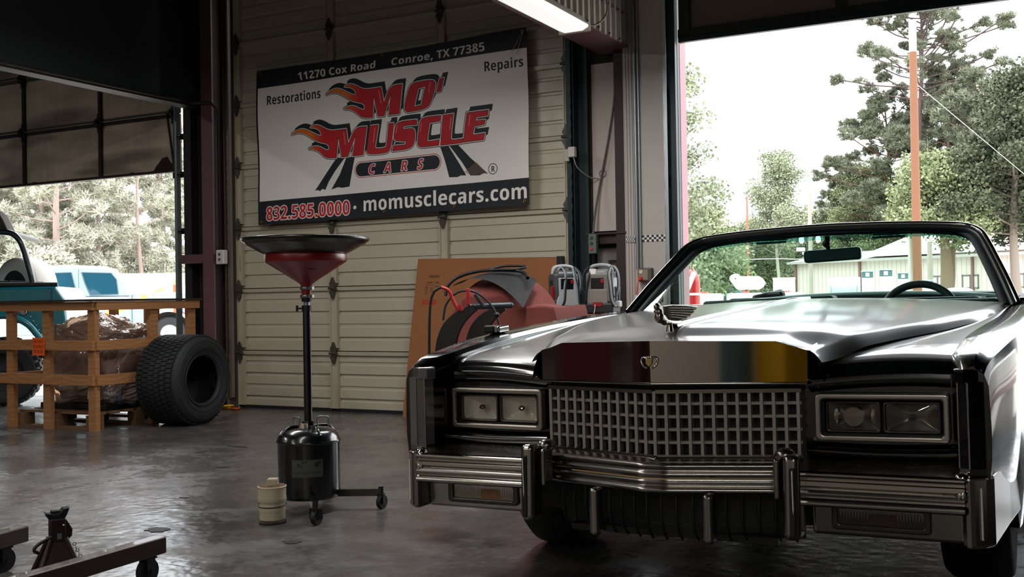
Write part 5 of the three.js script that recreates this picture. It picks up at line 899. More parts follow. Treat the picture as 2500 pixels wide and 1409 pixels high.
// ------------------------------------------------------------------ trees
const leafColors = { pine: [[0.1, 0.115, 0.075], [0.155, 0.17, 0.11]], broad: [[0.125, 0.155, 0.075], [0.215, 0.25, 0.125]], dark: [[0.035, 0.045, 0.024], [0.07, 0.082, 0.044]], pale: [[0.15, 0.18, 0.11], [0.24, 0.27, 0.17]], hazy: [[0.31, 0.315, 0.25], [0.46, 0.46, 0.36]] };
function clumpGeo(kind, s) {
  reseed(s); const p = [], n = kind === 'needle' ? 54 : 44;
  for (let i = 0; i < n; i++) {
    const a = rr(0, 6.283), e = rr(-0.5, 1.3), d = V3(Math.cos(a) * Math.cos(e), Math.sin(e), Math.sin(a) * Math.cos(e));
    const side = V3(rr(-1, 1), rr(-1, 1), rr(-1, 1)).cross(d).normalize();
    if (kind === 'needle') { const o = V3(rr(-0.16, 0.16), rr(-0.08, 0.08), rr(-0.16, 0.16)), L = rr(0.2, 0.36), w = 0.028; const t = o.clone().addScaledVector(d, L); for (const q of [o.clone().addScaledVector(side, w), o.clone().addScaledVector(side, -w), t]) p.push(q.x, q.y, q.z); }
    else { const o = V3(rr(-0.4, 0.4), rr(-0.28, 0.28), rr(-0.4, 0.4)), L = rr(0.1, 0.17), w = L * 0.36, t = o.clone().addScaledVector(d, L), m1 = o.clone().addScaledVector(d, L * 0.45).addScaledVector(side, w), m2 = o.clone().addScaledVector(d, L * 0.45).addScaledVector(side, -w); for (const q of [o, m1, t, o, t, m2]) p.push(q.x, q.y, q.z); }
  }
  const g = new THREE.BufferGeometry(); g.setAttribute('position', new THREE.Float32BufferAttribute(p, 3)); g.computeVertexNormals(); return g;
}
const CL = { needle: clumpGeo('needle', 5), leaf: clumpGeo('leaf', 9) };
const leafMat = S(0xffffff, 0.9, 0, two), barkTex = tex(128, 128, (u, v) => 0.5 + 0.5 * fbm(u * 12, v * 5, 71, 4), false);
const bark = (c) => S(c, 0.95, 0, { bumpMap: barkTex, bumpScale: 0.03 });
const barkPine = bark(0x6b4f44), barkGrey = bark(0x7d7268), barkPale = bark(0xb9b2a4);
function tree(px, depth, h, o) {
  const { label, group, kind = 'needle', tone = 'pine', base = 0.4, radius = h * 0.22, tufts = 26, per = 16, trunk = 0.16, barkM = barkPine, lean = 0, name = kind === 'needle' ? 'pine_tree' : 'leafy_tree', seed: sd = px + depth * 7, fork = false, flat = 0.6, spread = 0.75, top = 1 } = o;
  const at0 = seen(px, 730, depth); reseed(Math.round(sd) + 3);
  const t = thing(name, label, name === 'shrub' ? 'shrub' : 'tree', [at0.x, -0.02, at0.z], rr(0, 6.28), group);
  const tp = (k) => V3(lean * k * h + 0.02 * h * Math.sin(k * 5 + px), k * h, 0.02 * h * Math.cos(k * 4 + px));
  if (trunk > 0) {
    const line = [0, 0.2, 0.4, 0.6, 0.8, 0.97].map((k) => { const q = tp(k); return [q.x, q.y, q.z]; });
    const g = new THREE.TubeGeometry(curve(line), 24, 1, 9), p = g.attributes.position, c = curve(line);
    for (let i = 0; i <= 24; i++) { const q = c.getPointAt(i / 24), r = trunk * (1 - 0.82 * i / 24) + 0.01; for (let j = 0; j <= 9; j++) { const k = i * 10 + j; p.setXYZ(k, q.x + (p.getX(k) - q.x) * r, q.y + (p.getY(k) - q.y) * r, q.z + (p.getZ(k) - q.z) * r); } }
    g.computeVertexNormals(); const tr = part('trunk', g, barkM, t);
    if (fork) part('fork', tube([[0.0, h * 0.09, 0.1], [0.5, h * 0.25, 0.2], [1.0, h * 0.45, 0.2]], trunk * 0.75, 20, 8), barkM, tr);
  }
  const mats = [], cols = [], c0 = leafColors[tone][0], c1 = leafColors[tone][1], br = [], m4 = new THREE.Matrix4(), qn = new THREE.Quaternion(), eu = new THREE.Euler();
  for (let i = 0; i < tufts; i++) {
    const k = lerp(base, top, Math.pow((i + rnd()) / tufts, 0.85)), a = i * 2.4 + rr(-0.5, 0.5), rad = radius * Math.sqrt(clamp(1 - Math.pow((k - base) / (1.02 - base), 2.2), 0.03, 1)) * rr(0.35, 1.05);
    const s = tp(Math.max(0.05, k - 0.05 - 0.03 * rad / h)), e = V3(tp(k).x + Math.cos(a) * rad, k * h + rr(-0.03, 0.05) * h, tp(k).z + Math.sin(a) * rad);
    if (trunk > 0) br.push(tube([[s.x, s.y, s.z], [lerp(s.x, e.x, 0.5), lerp(s.y, e.y, 0.35), lerp(s.z, e.z, 0.5)], [e.x, e.y, e.z]], 0.014 + trunk * 0.12, 6, 5));
    const tr = (kind === 'needle' ? 0.55 : 0.85) * spread * (0.7 + h * 0.045);
    for (let j = 0; j < per; j++) {
      const f = j < per * 0.2 ? rr(0.4, 1) : 1, x = lerp(s.x, e.x, f) + rr(-1, 1) * tr, z = lerp(s.z, e.z, f) + rr(-1, 1) * tr, y = lerp(s.y, e.y, f) + rr(-1, 1) * tr * flat, sc = rr(0.75, 1.35);
      eu.set(rr(-0.4, 0.4), rr(0, 6.28), rr(-0.4, 0.4)); qn.setFromEuler(eu); m4.compose(V3(x, Math.max(0.15, y), z), qn, V3(sc, sc, sc)); mats.push(m4.clone());
      const w = rnd(); cols.push(new THREE.Color(lerp(c0[0], c1[0], w), lerp(c0[1], c1[1], w), lerp(c0[2], c1[2], w)));
    }
  }
  if (br.length) { const b = part('branches', br, barkM, t); b.userData.kind = 'stuff'; }
  const im = new THREE.InstancedMesh(CL[kind], leafMat, mats.length); im.name = numbered('foliage'); im.userData.kind = 'stuff'; im.castShadow = im.receiveShadow = true;
  mats.forEach((m, i) => { im.setMatrixAt(i, m); im.setColorAt(i, cols[i]); }); t.add(im); return t;
}
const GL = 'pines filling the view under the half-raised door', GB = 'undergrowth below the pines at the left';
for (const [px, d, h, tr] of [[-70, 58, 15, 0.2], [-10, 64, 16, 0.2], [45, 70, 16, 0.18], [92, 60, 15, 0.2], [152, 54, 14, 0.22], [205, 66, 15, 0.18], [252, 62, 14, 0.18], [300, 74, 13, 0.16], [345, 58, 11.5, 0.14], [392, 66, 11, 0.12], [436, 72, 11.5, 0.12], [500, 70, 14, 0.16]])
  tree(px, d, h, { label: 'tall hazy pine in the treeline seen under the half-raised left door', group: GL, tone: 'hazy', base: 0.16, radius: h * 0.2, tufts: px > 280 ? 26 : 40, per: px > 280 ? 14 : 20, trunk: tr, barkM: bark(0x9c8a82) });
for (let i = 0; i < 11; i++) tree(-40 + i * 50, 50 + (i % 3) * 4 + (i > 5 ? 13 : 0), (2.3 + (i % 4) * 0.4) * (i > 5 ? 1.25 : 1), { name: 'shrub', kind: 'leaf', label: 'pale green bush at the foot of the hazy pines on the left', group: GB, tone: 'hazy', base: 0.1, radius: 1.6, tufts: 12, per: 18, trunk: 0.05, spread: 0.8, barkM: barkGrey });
// right: from the pink jamb to the frame edge
tree(1652, 40, 9.3, { kind: 'leaf', label: 'loose pale tree peeping past the pink door jamb', tone: 'pale', base: 0.1, radius: 1.9, tufts: 26, per: 12, trunk: 0.1, barkM: barkGrey, spread: 0.6, seed: 41 });
tree(1705, 46, 4.6, { name: 'shrub', kind: 'leaf', label: 'round light green shrub just right of the pink door jamb', tone: 'broad', base: 0.1, radius: 1.7, tufts: 16, per: 24, trunk: 0.06, barkM: barkGrey, seed: 42 });
tree(1905, 72, 10.2, { kind: 'leaf', label: 'pale tree with a bare light trunk standing apart against the sky', tone: 'pale', base: 0.36, radius: 1.9, tufts: 30, per: 15, trunk: 0.13, barkM: barkPale, spread: 0.62, seed: 43 });
tree(2246, 80, 24.2, { label: 'tallest pine, open crowned, behind the orange utility pole', tone: 'pine', base: 0.68, radius: 6.6, tufts: 54, per: 24, trunk: 0.34, barkM: bark(0x4a3a38), spread: 0.5, flat: 0.55, seed: 44, top: 1.0 });
tree(2165, 84, 16, { label: 'broad grey-green pine left of the orange utility pole', tone: 'pine', base: 0.36, radius: 5.4, tufts: 64, per: 30, trunk: 0.26, barkM: barkPine, spread: 0.8, seed: 45 });
tree(2310, 82, 18.5, { label: 'dark pine close behind and right of the orange utility pole', tone: 'pine', base: 0.3, radius: 4.6, tufts: 60, per: 28, trunk: 0.26, barkM: barkPine, spread: 0.8, seed: 46 });
tree(2060, 88, 10.8, { label: 'short pine between the grey post and the broad pine', tone: 'pine', base: 0.3, radius: 2.2, tufts: 26, per: 18, trunk: 0.14, barkM: barkPine, spread: 0.7, seed: 47 });
tree(2395, 74, 15.6, { label: 'dark pine second from the right edge of the view', tone: 'pine', base: 0.3, radius: 4.2, tufts: 60, per: 26, trunk: 0.24, barkM: barkPine, spread: 0.7, seed: 48 });
tree(2490, 46, 10.0, { kind: 'leaf', label: 'dense dark broadleaf tree at the right edge of the view', tone: 'dark', base: 0.36, radius: 2.6, tufts: 50, per: 24, trunk: 0.22, barkM: barkGrey, spread: 0.5, flat: 0.5, seed: 49 });
tree(2560, 48, 11.0, { kind: 'leaf', label: 'dark broadleaf tree mostly beyond the right edge of the view', tone: 'dark', base: 0.4, radius: 2.6, tufts: 40, per: 26, trunk: 0.22, barkM: barkGrey, spread: 0.8, seed: 50 });
tree(2305, 47, 6.6, { kind: 'leaf', label: 'forked tree with a thick grey-brown double trunk in front of the white building', tone: 'broad', base: 0.52, radius: 2.3, tufts: 22, per: 24, trunk: 0.34, barkM: bark(0x74604f), fork: true, spread: 0.8, seed: 51 });
for (const [px, d, h, r, tone, s] of [[1790, 74, 5.4, 2.2, 'pale', 1], [1850, 78, 6.0, 2.2, 'broad', 2], [1940, 92, 7.0, 2.6, 'pale', 3], [2000, 94, 8.0, 2.9, 'broad', 4], [2070, 92, 9.8, 3.2, 'broad', 5], [2140, 90, 10.2, 3.2, 'broad', 6], [2215, 90, 9.8, 3.0, 'broad', 7], [2300, 86, 9.4, 3.0, 'broad', 8], [2390, 84, 9.6, 3.0, 'broad', 9], [2480, 82, 9.8, 3.0, 'dark', 10], [1745, 66, 4.2, 1.9, 'broad', 11], [1720, 80, 6.0, 2.2, 'pale', 12]])
  tree(px, d, h, { name: 'shrub', kind: 'leaf', label: 'light green bushy growth in the hedge line behind the poles and the white building', group: 'bushes in the hedge line beyond the right opening', tone, base: 0.08, radius: r, tufts: 34, per: 24, trunk: 0.07, barkM: barkGrey, seed: 60 + s, spread: 0.8 });
// ------------------------------------------------------------------ poles and wires
function pole(px, depth, topY, r, label, m, name = 'utility_pole') {
  const b = seen(px, 730, depth), h = seen(px, topY, depth).y, t = thing(name, label, 'pole', [b.x, -0.02, b.z]);
  part('shaft', cyl(r * 0.82, r, h, 0, h / 2, 0, 18), m, t); part('pole_top', lathe([[0, h + 0.06], [r * 0.5, h + 0.04], [r * 0.82, h]], 16), S(0x6d675f, 0.9), t); return [t, h];
}
const poleWood = (c) => S(c, 0.85, 0, { bumpMap: barkTex, bumpScale: 0.01 });
{
  tree(2120, 86, 10.8, { kind: 'leaf', label: 'bright green broadleaf tree left of the orange utility pole, above the building roof', tone: 'broad', base: 0.25, radius: 3.6, tufts: 40, per: 26, trunk: 0.14, barkM: barkGrey, spread: 0.75, seed: 80 });
  const [p1, h1] = pole(2241, 37, 48, 0.155, 'tall orange-brown wooden utility pole in front of the pines', poleWood(0x6b4630));
  part('weathered_top', cyl(0.129, 0.131, 2.2, 0, h1 - 1.1, 0, 18), poleWood(0x8c8580), p1, 'grey weathered upper end');
  const a = V3(0.08, h1 - 2.2, 0), e = p1.worldToLocal(seen(2530, 450, 42));
  part('guy_wire', rod([a.x, a.y, a.z], [e.x, e.y, e.z], 0.012, 0.012, 5), S(0xb4b8b6, 0.6), p1);
  pole(2225, 50, 448, 0.12, 'pale grey post just left of the orange pole', poleWood(0xb3ada3));
  const [p3] = pole(1981, 52, 468, 0.11, 'pale grey post with white insulator lamps, in the middle of the windshield view', poleWood(0x8f887e));
  const hb = seen(1981, 590, 52).y; part('bracket', [box(0.9, 0.1, 0.1, 0, hb + 0.35, 0), box(0.5, 0.12, 0.2, -0.1, hb - 0.55, 0.1)], M.white, p3); for (const s of [-1, 1]) part('lamp_head', sph(0.16, s * 0.4, hb + 0.12, 0.1, 0.8, 1.2, 0.8), S(0xe8e4dc, 0.4), p3);
  part('camera_box', rbox(0.4, 0.18, 0.2, -0.45, hb - 0.35, 0.1, 0.04), M.white, p3);
  pole(1828, 53, 478, 0.055, 'thin rust-red pole standing left of the rear-view mirror', S(0x9a5144, 0.7), 'thin_pole');
  pole(2272, 57, 590, 0.16, 'short grey post behind the orange pole', poleWood(0x8d857b));
  scene.updateMatrixWorld(true); const w = []; for (const [px, py] of [[1690, 655], [1760, 642], [1825, 634], [1900, 632], [1945, 633], [1981, 631]]) { const q = p3.worldToLocal(seen(px, py, 52)); w.push([q.x, q.y, q.z]); }
  part('overhead_wire', tube(w, 0.018, 40, 5), S(0xd9dcd8, 0.6), p3);
}
// ------------------------------------------------------------------ pale metal building to the right
{
  const L = seen(1942, 735, 70), R = seen(2620, 735, 56), dx = R.x - L.x, dz = R.z - L.z, len = Math.hypot(dx, dz);
  const t = thing('metal_building', 'long low building with off-white metal walls and pale gabled roof behind the trees', 'building', [L.x, 0, L.z], Math.atan2(-dz, dx));
  const wall = S(0xb8aea6, 0.75), roofM = S(0xcfcac6, 0.6), eave = 3.15;
  part('wall', [b2(0, len, 0, eave, -9, 0)], wall, t);
  const rp = (x0, x1, over, y0, rise) => extrude(shapeOf([[over, y0], [over, y0 + 0.12], [-4.5, y0 + rise + 0.12], [-9 - over, y0 + 0.12], [-9 - over, y0], [-4.5, y0 + rise]]), x1 - x0).rotateY(-Math.PI / 2).scale(-1, 1, 1).translate(x0, 0, 0).rotateY(0);
  const roof = (x0, x1, y0, rise) => { const g = new THREE.BufferGeometry(), v = []; const q = (a, b, c, d) => v.push(...a, ...b, ...c, ...a, ...c, ...d); const A = [x0, y0, 0.35], B = [x1, y0, 0.35], C = [x1, y0 + rise, -4.5], D = [x0, y0 + rise, -4.5], E = [x0, y0, -9.35], F = [x1, y0, -9.35]; q(A, B, C, D); q(D, C, F, E); q([x0, y0 - 0.12, 0.35], [x1, y0 - 0.12, 0.35], B, A); v.push(...A, ...D, ...E, ...B, ...F, ...C); g.setAttribute('position', new THREE.Float32BufferAttribute(v, 3)); g.computeVertexNormals(); return g; };
  part('roof', roof(-0.3, 5.4, eave, 0.7), S(0xcfcac6, 0.6, 0, two), t, 'lower roof at the left end'); part('roof', roof(5.4, len + 0.5, eave + 0.25, 1.25), S(0xd9d5d2, 0.6, 0, two), t);
  part('gutter', [b2(-0.3, len, eave - 0.14, eave + 0.02, 0.36, 0.46)], S(0x8f8a86, 0.5), t);
  for (const x of [0.06, 4.9, 12.2, 18.6]) part('downspout', b2(x, x + 0.12, 0, eave - 0.1, 0.02, 0.14), S(0x6c4a44, 0.6), t);
  for (const x of [9.6, 11.6, 14.2, 20]) { const w = part('window', [b2(x, x + 1.0, 1.2, 1.28, 0, 0.05), b2(x, x + 1.0, 1.92, 2.0, 0, 0.05), b2(x, x + 0.07, 1.2, 2, 0, 0.05), b2(x + 0.93, x + 1, 1.2, 2, 0, 0.05), b2(x + 0.46, x + 0.53, 1.2, 2, 0, 0.05)], S(0x5d5955, 0.6), t); part('pane', b2(x + 0.06, x + 0.94, 1.26, 1.94, 0, 0.02), Ph(0xb8b2ac, 0.1, 0), w); }
  for (let i = 0; i < 60; i++) { const m = part('wall_rib', ribShared(), wall, t); m.position.set(i * len / 60, 0, 0); }
  function ribShared() { return (ribShared.g ??= b2(0, 0.05, 0, eave - 0.14, 0, 0.03)); }
}
// ------------------------------------------------------------------ things in the yard seen through the windshield
{
  const tankM = S(0xd9dcd8, 0.45), cage = S(0xa9b5b3, 0.4, 0.5);
  const mk = (px, d, label, h = 1.12) => {
    const b = seen(px, 735, d), t = thing('tote_tank', label, 'tank', [b.x, -0.02, b.z], faceTurn(px));
    part('bottle', rbox(1.05, h - 0.12, 0.95, 0, h / 2 + 0.06, 0, 0.08), tankM, t); part('pallet', b2(-0.55, 0.55, 0, 0.12, -0.5, 0.5), M.woodDark, t);
    for (let i = 0; i < 5; i++) part('cage_bar', b2(-0.54 + i * 0.265, -0.52 + i * 0.265, 0.12, h, 0.49, 0.51), cage, t); for (let i = 0; i < 3; i++) part('cage_bar', b2(-0.54, 0.56, 0.3 + i * 0.38, 0.32 + i * 0.38, 0.5, 0.52), cage, t);
    part('lid', cyl(0.12, 0.12, 0.06, 0, h + 0.02, 0, 16), S(0xb34a3a, 0.5), t); return t;
  };
  [[1720, 31, 'leftmost white tote tank in the row seen through the windshield'], [1820, 31.5, 'middle white tote tank of the row, under the tarp-wrapped pump'], [1920, 32, 'rightmost white tote tank of the row, in front of the tall carton']].forEach(([px, d, l], i) => mk(px, d, l));
  const c = seen(1915, 735, 36), cb = thing('tall_carton', 'tall cream carton standing behind the row of white totes', 'box', [c.x, -0.02, c.z], faceTurn(1915)); part('carton', rbox(0.72, 1.62, 0.6, 0, 0.81, 0, 0.02), S(0xd6c6ae, 0.8), cb); part('lid', b2(-0.37, 0.37, 1.56, 1.63, -0.31, 0.31), S(0xe0d4c2, 0.8), cb);
  const p = seen(1830, 735, 31.5), pump = thing('covered_pump', 'white tarp-wrapped pump lying on top of the tote tanks', 'pump', [p.x, 1.19, p.z], faceTurn(1830));
  reseed(5); part('wrap', grid(24, 16, (u, v) => { const a = u * 6.283, r = 0.2 * (1 + 0.35 * fbm(u * 4, v * 5, 3)), x = (v - 0.5) * 0.95; return [x, 0.2 + Math.cos(a) * r * (1 - Math.pow(Math.abs(v * 2 - 1), 6)), Math.sin(a) * r * (1 - Math.pow(Math.abs(v * 2 - 1), 6))]; }), S(0xded6d2, 0.7, 0, two), pump); part('neck', tube([[-0.4, 0.2, 0], [-0.5, 0.36, 0], [-0.36, 0.42, 0], [-0.28, 0.3, 0]], 0.07, 20, 8), S(0xd8cfc8, 0.7), pump);
  const d = seen(1766, 735, 48), mound = thing('tarp_mound', 'low dark blue-green tarpaulin mound behind the white totes', 'tarp', [d.x, -0.02, d.z], faceTurn(1766)); part('tarp', grid(24, 12, (u, v) => { const x = (u - 0.5) * 2.6, z = (v - 0.5) * 2; return [x, 1.8 * Math.pow(Math.max(0, 1 - Math.pow(Math.abs(u * 2 - 1), 3)), 0.6) * (1 - Math.pow(Math.abs(v * 2 - 1), 4)) * (u > 0.8 ? 0.93 : 1), z]; }, true), S(0x4b6a70, 0.8, 0, two), mound); part('tarp_rope', tube([[-1.2, 0.9, 0.75], [0, 1.6, 0.6], [1.2, 0.9, 0.75]], 0.02, 20, 5), S(0x8aa0a0, 0.8), mound);
  // condensing units and a galvanised drum tank by the pale building
  const unit = (px, d2, label, w, h, turn = 0) => {
    const b = seen(px, 735, d2), t = thing('condenser_unit', label, 'equipment', [b.x, -0.02, b.z], faceTurn(px) + turn);
    part('cabinet', rbox(w, h * 0.88, w, 0, h * 0.44, 0, 0.03), S(0xd8dcd8, 0.5), t); part('grille_band', b2(-w / 2, w / 2, h * 0.88, h, -w / 2, w / 2), S(0x3d5a60, 0.6), t); part('name_plate', box(w * 0.34, h * 0.08, 0.02, 0, h * 0.94, w / 2 + 0.01), M.white, t); part('lid', b2(-w / 2 - 0.03, w / 2 + 0.03, h, h + 0.05, -w / 2 - 0.03, w / 2 + 0.03), S(0x9db0b0, 0.5), t); return t;
  };
  unit(2119, 42, 'white equipment cabinet with a dark upper band, left of the pair behind the steering wheel', 0.42, 1.9); unit(2164, 42, 'white equipment cabinet with a dark upper band, right of the pair behind the steering wheel', 0.46, 1.95); unit(2206, 44, 'smaller white equipment cabinet just left of the orange pole', 0.4, 1.85); unit(2262, 44, 'low dark-banded cabinet just right of the orange pole', 0.5, 1.52);
  const g = seen(2063, 735, 41), gt = thing('drum_tank', 'galvanised horizontal drum tank beside the equipment cabinets', 'tank', [g.x, -0.02, g.z], faceTurn(2063)); part('shell', cyl(0.36, 0.36, 1.15, 0, 1.32, 0, 32, 0, 0, Math.PI / 2), S(0xa8bcba, 0.5, 0.3), gt); for (const s of [-1, 0.9]) part('hoop', new THREE.TorusGeometry(0.365, 0.02, 8, 32).rotateY(Math.PI / 2).translate(s * 0.5, 1.32, 0), M.galv, gt); part('stand', [b2(-0.5, -0.42, 0, 1.0, -0.3, 0.3), b2(0.42, 0.5, 0, 1.0, -0.3, 0.3)], M.galv, gt);
  const hp = seen(2340, 735, 40), tp2 = thing('covered_pallet', 'low pale covered pallet load beyond the driver side of the car', 'pallet load', [hp.x, -0.02, hp.z], faceTurn(2300)); part('cover', grid(20, 10, (u, v) => [(u - 0.5) * 1.6, 1.16 * Math.pow(Math.max(0, 1 - Math.pow(Math.abs(u * 2 - 1), 4)), 0.5) * Math.pow(Math.max(0, 1 - Math.pow(Math.abs(v * 2 - 1), 4)), 0.5) + 0.05, (v - 0.5) * 1.2], true), S(0xc3cfcb, 0.8, 0, two), tp2); part('pallet', b2(-0.8, 0.8, 0, 0.12, -0.6, 0.6), M.woodDark, tp2);
  // red gas cylinder with a pale pole leaning on it, by the opening
  const r = seen(1691, 735, 13.2), rc = thing('gas_cylinder', 'tall red gas cylinder outside the opening, seen through the windshield corner', 'gas cylinder', [r.x, -0.01, r.z]); part('shell', lathe([[0, 0], [0.085, 0], [0.095, 0.02], [0.095, 1.2], [0.085, 1.28], [0.05, 1.345], [0.03, 1.37], [0, 1.37]], 32), Ph(0xa8161c, 0.35, 0, { clearcoat: 0.4 }), rc); part('valve', [cyl(0.02, 0.02, 0.06, 0, 1.39, 0, 12), cyl(0.03, 0.03, 0.02, 0, 1.42, 0, 12)], M.zinc, rc); part('collar_band', lathe([[0.096, 1.05], [0.098, 1.05], [0.098, 1.08], [0.096, 1.08]], 32), M.white, rc);
  const a0 = seen(1664, 740, 12.6), a1 = seen(1693, 668, 13.0), lp = thing('leaning_pole', 'pale plastic pipe leaning diagonally against the red cylinder', 'pipe', [a0.x, -0.01, a0.z]); const q = lp.worldToLocal(a1.clone()); const low = V3(q.x, q.y, q.z).multiplyScalar(-1 * (a0.y + 0.0) / (a1.y - a0.y)); part('pipe', rod([a0.x - a0.x - (a1.x - a0.x) * (a0.y / (a1.y - a0.y)), 0.01, -(a1.z - a0.z) * (a0.y / (a1.y - a0.y))], [a1.x - a0.x, a1.y, a1.z - a0.z], 0.03), S(0xd7d9d2, 0.45), lp); part('end_cap', sph(0.034, a1.x - a0.x, a1.y, a1.z - a0.z), S(0xb0b4ac, 0.5), lp);
}
// ------------------------------------------------------------------ silver crew-cab pickup beyond the left opening
{
  const D = 23.7, o0 = seen(300, 746, D), k = D / FOCAL, X = (px) => (px - 300) * k, Y = (py) => 1.03 - (py - 746) * k;
  const t = thing('pickup_truck', 'silver crew cab pickup parked outside beyond the left opening', 'truck', [o0.x, -0.02, o0.z], faceTurn(300));
  const body = Ph(0x93a1a7, 0.28, 0.3, { clearcoat: 1 }), glass = Ph(0x1f4c5e, 0.05, 0.3, { clearcoat: 1 }), seam = S(0x2d5a68, 0.6);
  part('body_side', [extrude(shapeOf([[X(-90), Y(812)], [X(-90), Y(735)], [X(20), Y(722)], [X(322), Y(722)], [X(322), Y(718)], [X(580), Y(718)], [X(580), Y(808)], [X(464), Y(812)], [X(458), Y(775)], [X(432), Y(752)], [X(405), Y(748)], [X(378), Y(754)], [X(356), Y(778)], [X(350), Y(812)]]), 1.85, 0.04, 3).translate(0, 0, -1.89)], body, t);
  part('cab', extrude(shapeOf([[X(20), Y(722)], [X(70), Y(668)], [X(105), Y(648)], [X(170), Y(643)], [X(262), Y(648)], [X(288), Y(655)], [X(303), Y(680)], [X(318), Y(722)]]), 1.6, 0.06, 4).translate(0, 0, -1.76), body, t);
  for (const q of [[[100, 716], [118, 664], [184, 662], [196, 716]], [[207, 662], [274, 664], [286, 680], [290, 716], [226, 718], [214, 688]]]) { const w = part('side_window', extrude(shapeOf(q.map(([a, b]) => [X(a), Y(b)])), 0.02, 0.004).translate(0, 0, -0.12), glass, t); part('window_trim', q.map((a, i) => rod([X(a[0]), Y(a[1]), -0.1], [X(q[(i + 1) % q.length][0]), Y(q[(i + 1) % q.length][1]), -0.1], 0.012, 0.012, 6)), S(0x40555c, 0.5), w); }
  part('door_seam', [b2(X(200), X(200) + 0.012, Y(808), Y(655), -0.012, 0.003), b2(X(322) - 0.02, X(322), Y(812), Y(718), -0.01, 0.006)], seam, t);
  part('bed_rail', rbox(2.4, 0.06, 0.1, X(452), Y(716), -0.05, 0.02), S(0x9fb4ba, 0.4), t);
  part('door_handle', [rbox(0.2, 0.05, 0.03, X(222), Y(738), 0.015, 0.01)], S(0x8b979b, 0.3, 0.5), t); part('fender_flare', tube([[X(352), Y(812), 0.02], [X(357), Y(778), 0.03], [X(378), Y(753), 0.04], [X(405), Y(747), 0.04], [X(432), Y(752), 0.04], [X(457), Y(775), 0.03], [X(463), Y(812), 0.02]], 0.05, 40, 8), body, t);
  part('step_bar', rbox(2.2, 0.06, 0.12, X(210), Y(826), 0.04, 0.03), S(0xa7b2b6, 0.3, 0.6), t);
  for (const px of [408, -40]) { const w = part('wheel', lathe([[0.2, -0.12], [0.34, -0.13], [0.385, -0.1], [0.39, 0], [0.385, 0.1], [0.34, 0.13], [0.2, 0.12]], 40).rotateX(Math.PI / 2).translate(X(px), 0.4, -0.2), M.rubber, t); part('rim', [cyl(0.26, 0.27, 0.2, X(px), 0.4, -0.2, 32, Math.PI / 2), cyl(0.07, 0.07, 0.24, X(px), 0.4, -0.18, 20, Math.PI / 2)], S(0xb5bcc0, 0.25, 0.9), w); part('wheel_well', cyl(0.47, 0.47, 0.5, X(px), 0.42, -0.5, 28, Math.PI / 2), S(0x2a2523, 0.9), t); }
}
{
  const b = seen(390, 740, 46), t = thing('site_building', 'low bright white flat-roofed building behind the silver pickup', 'building', [b.x, -0.02, b.z], faceTurn(390) - 0.06);
  const w = S(0xe6e2dc, 0.7); part('wall', b2(-2.6, 9, 0, 2.25, -6, 0), w, t); part('roof', b2(-2.75, 9, 2.25, 2.42, -6.1, 0.15), S(0xeeeae4, 0.6), t); part('trim_band', [b2(-2.6, 9, 1.98, 2.02, 0, 0.02), b2(-2.6, 9, 1.58, 1.61, 0, 0.02)], S(0xc9c0b6, 0.7), t); part('wall_light', box(0.24, 0.14, 0.12, -0.5, 1.72, 0.06), S(0x8c8a86, 0.6), t); part('vent_strip', b2(0.1, 1.9, 1.0, 1.12, 0, 0.03), S(0x5c4e48, 0.7), t);
  const op = seen(428, 740, 30), ot = thing('orange_marker', 'short orange marker post by the white building', 'post', [op.x, -0.02, op.z]); part('post', b2(-0.04, 0.04, 0, 1.62, -0.04, 0.04), M.orange, ot); part('base', cyl(0.16, 0.2, 0.06, 0, 0.03, 0, 20), M.black, ot);
  const tp = [[258, 766, 12.5], [285, 757, 13], [306, 750, 13.5], [325, 741, 14], [341, 731, 14.4], [370, 718, 15], [399, 704, 16], [426, 688, 17], [446, 674, 18], [520, 640, 21]].map(([a, c, d]) => seen(a, c, d));
  const tw = thing('caution_tape', 'yellow caution tape stretched and twisted across the left opening', 'tape', [0, 0, 0]);
  const tc = new THREE.CatmullRomCurve3(tp); part('ribbon', grid(120, 1, (u, v) => { const q = tc.getPoint(u), a = u * 40, w = 0.03 * (u < 0.5 ? 1.5 : 1); return [q.x + (v - 0.5) * w * Math.cos(a) * 0.6, q.y + (v - 0.5) * 2 * w * (0.55 + 0.45 * Math.cos(a)), q.z + (v - 0.5) * w * Math.sin(a)]; }), S(0xe0b23a, 0.6, 0, two), tw);
  part('letters', grid(120, 1, (u, v) => { const q = tc.getPoint(u), a = u * 40; return [q.x, q.y + (v - 0.5) * 0.012 * Math.cos(a), q.z + 0.006]; }), S(0x9a7a20, 0.6, 0, two), tw);
}
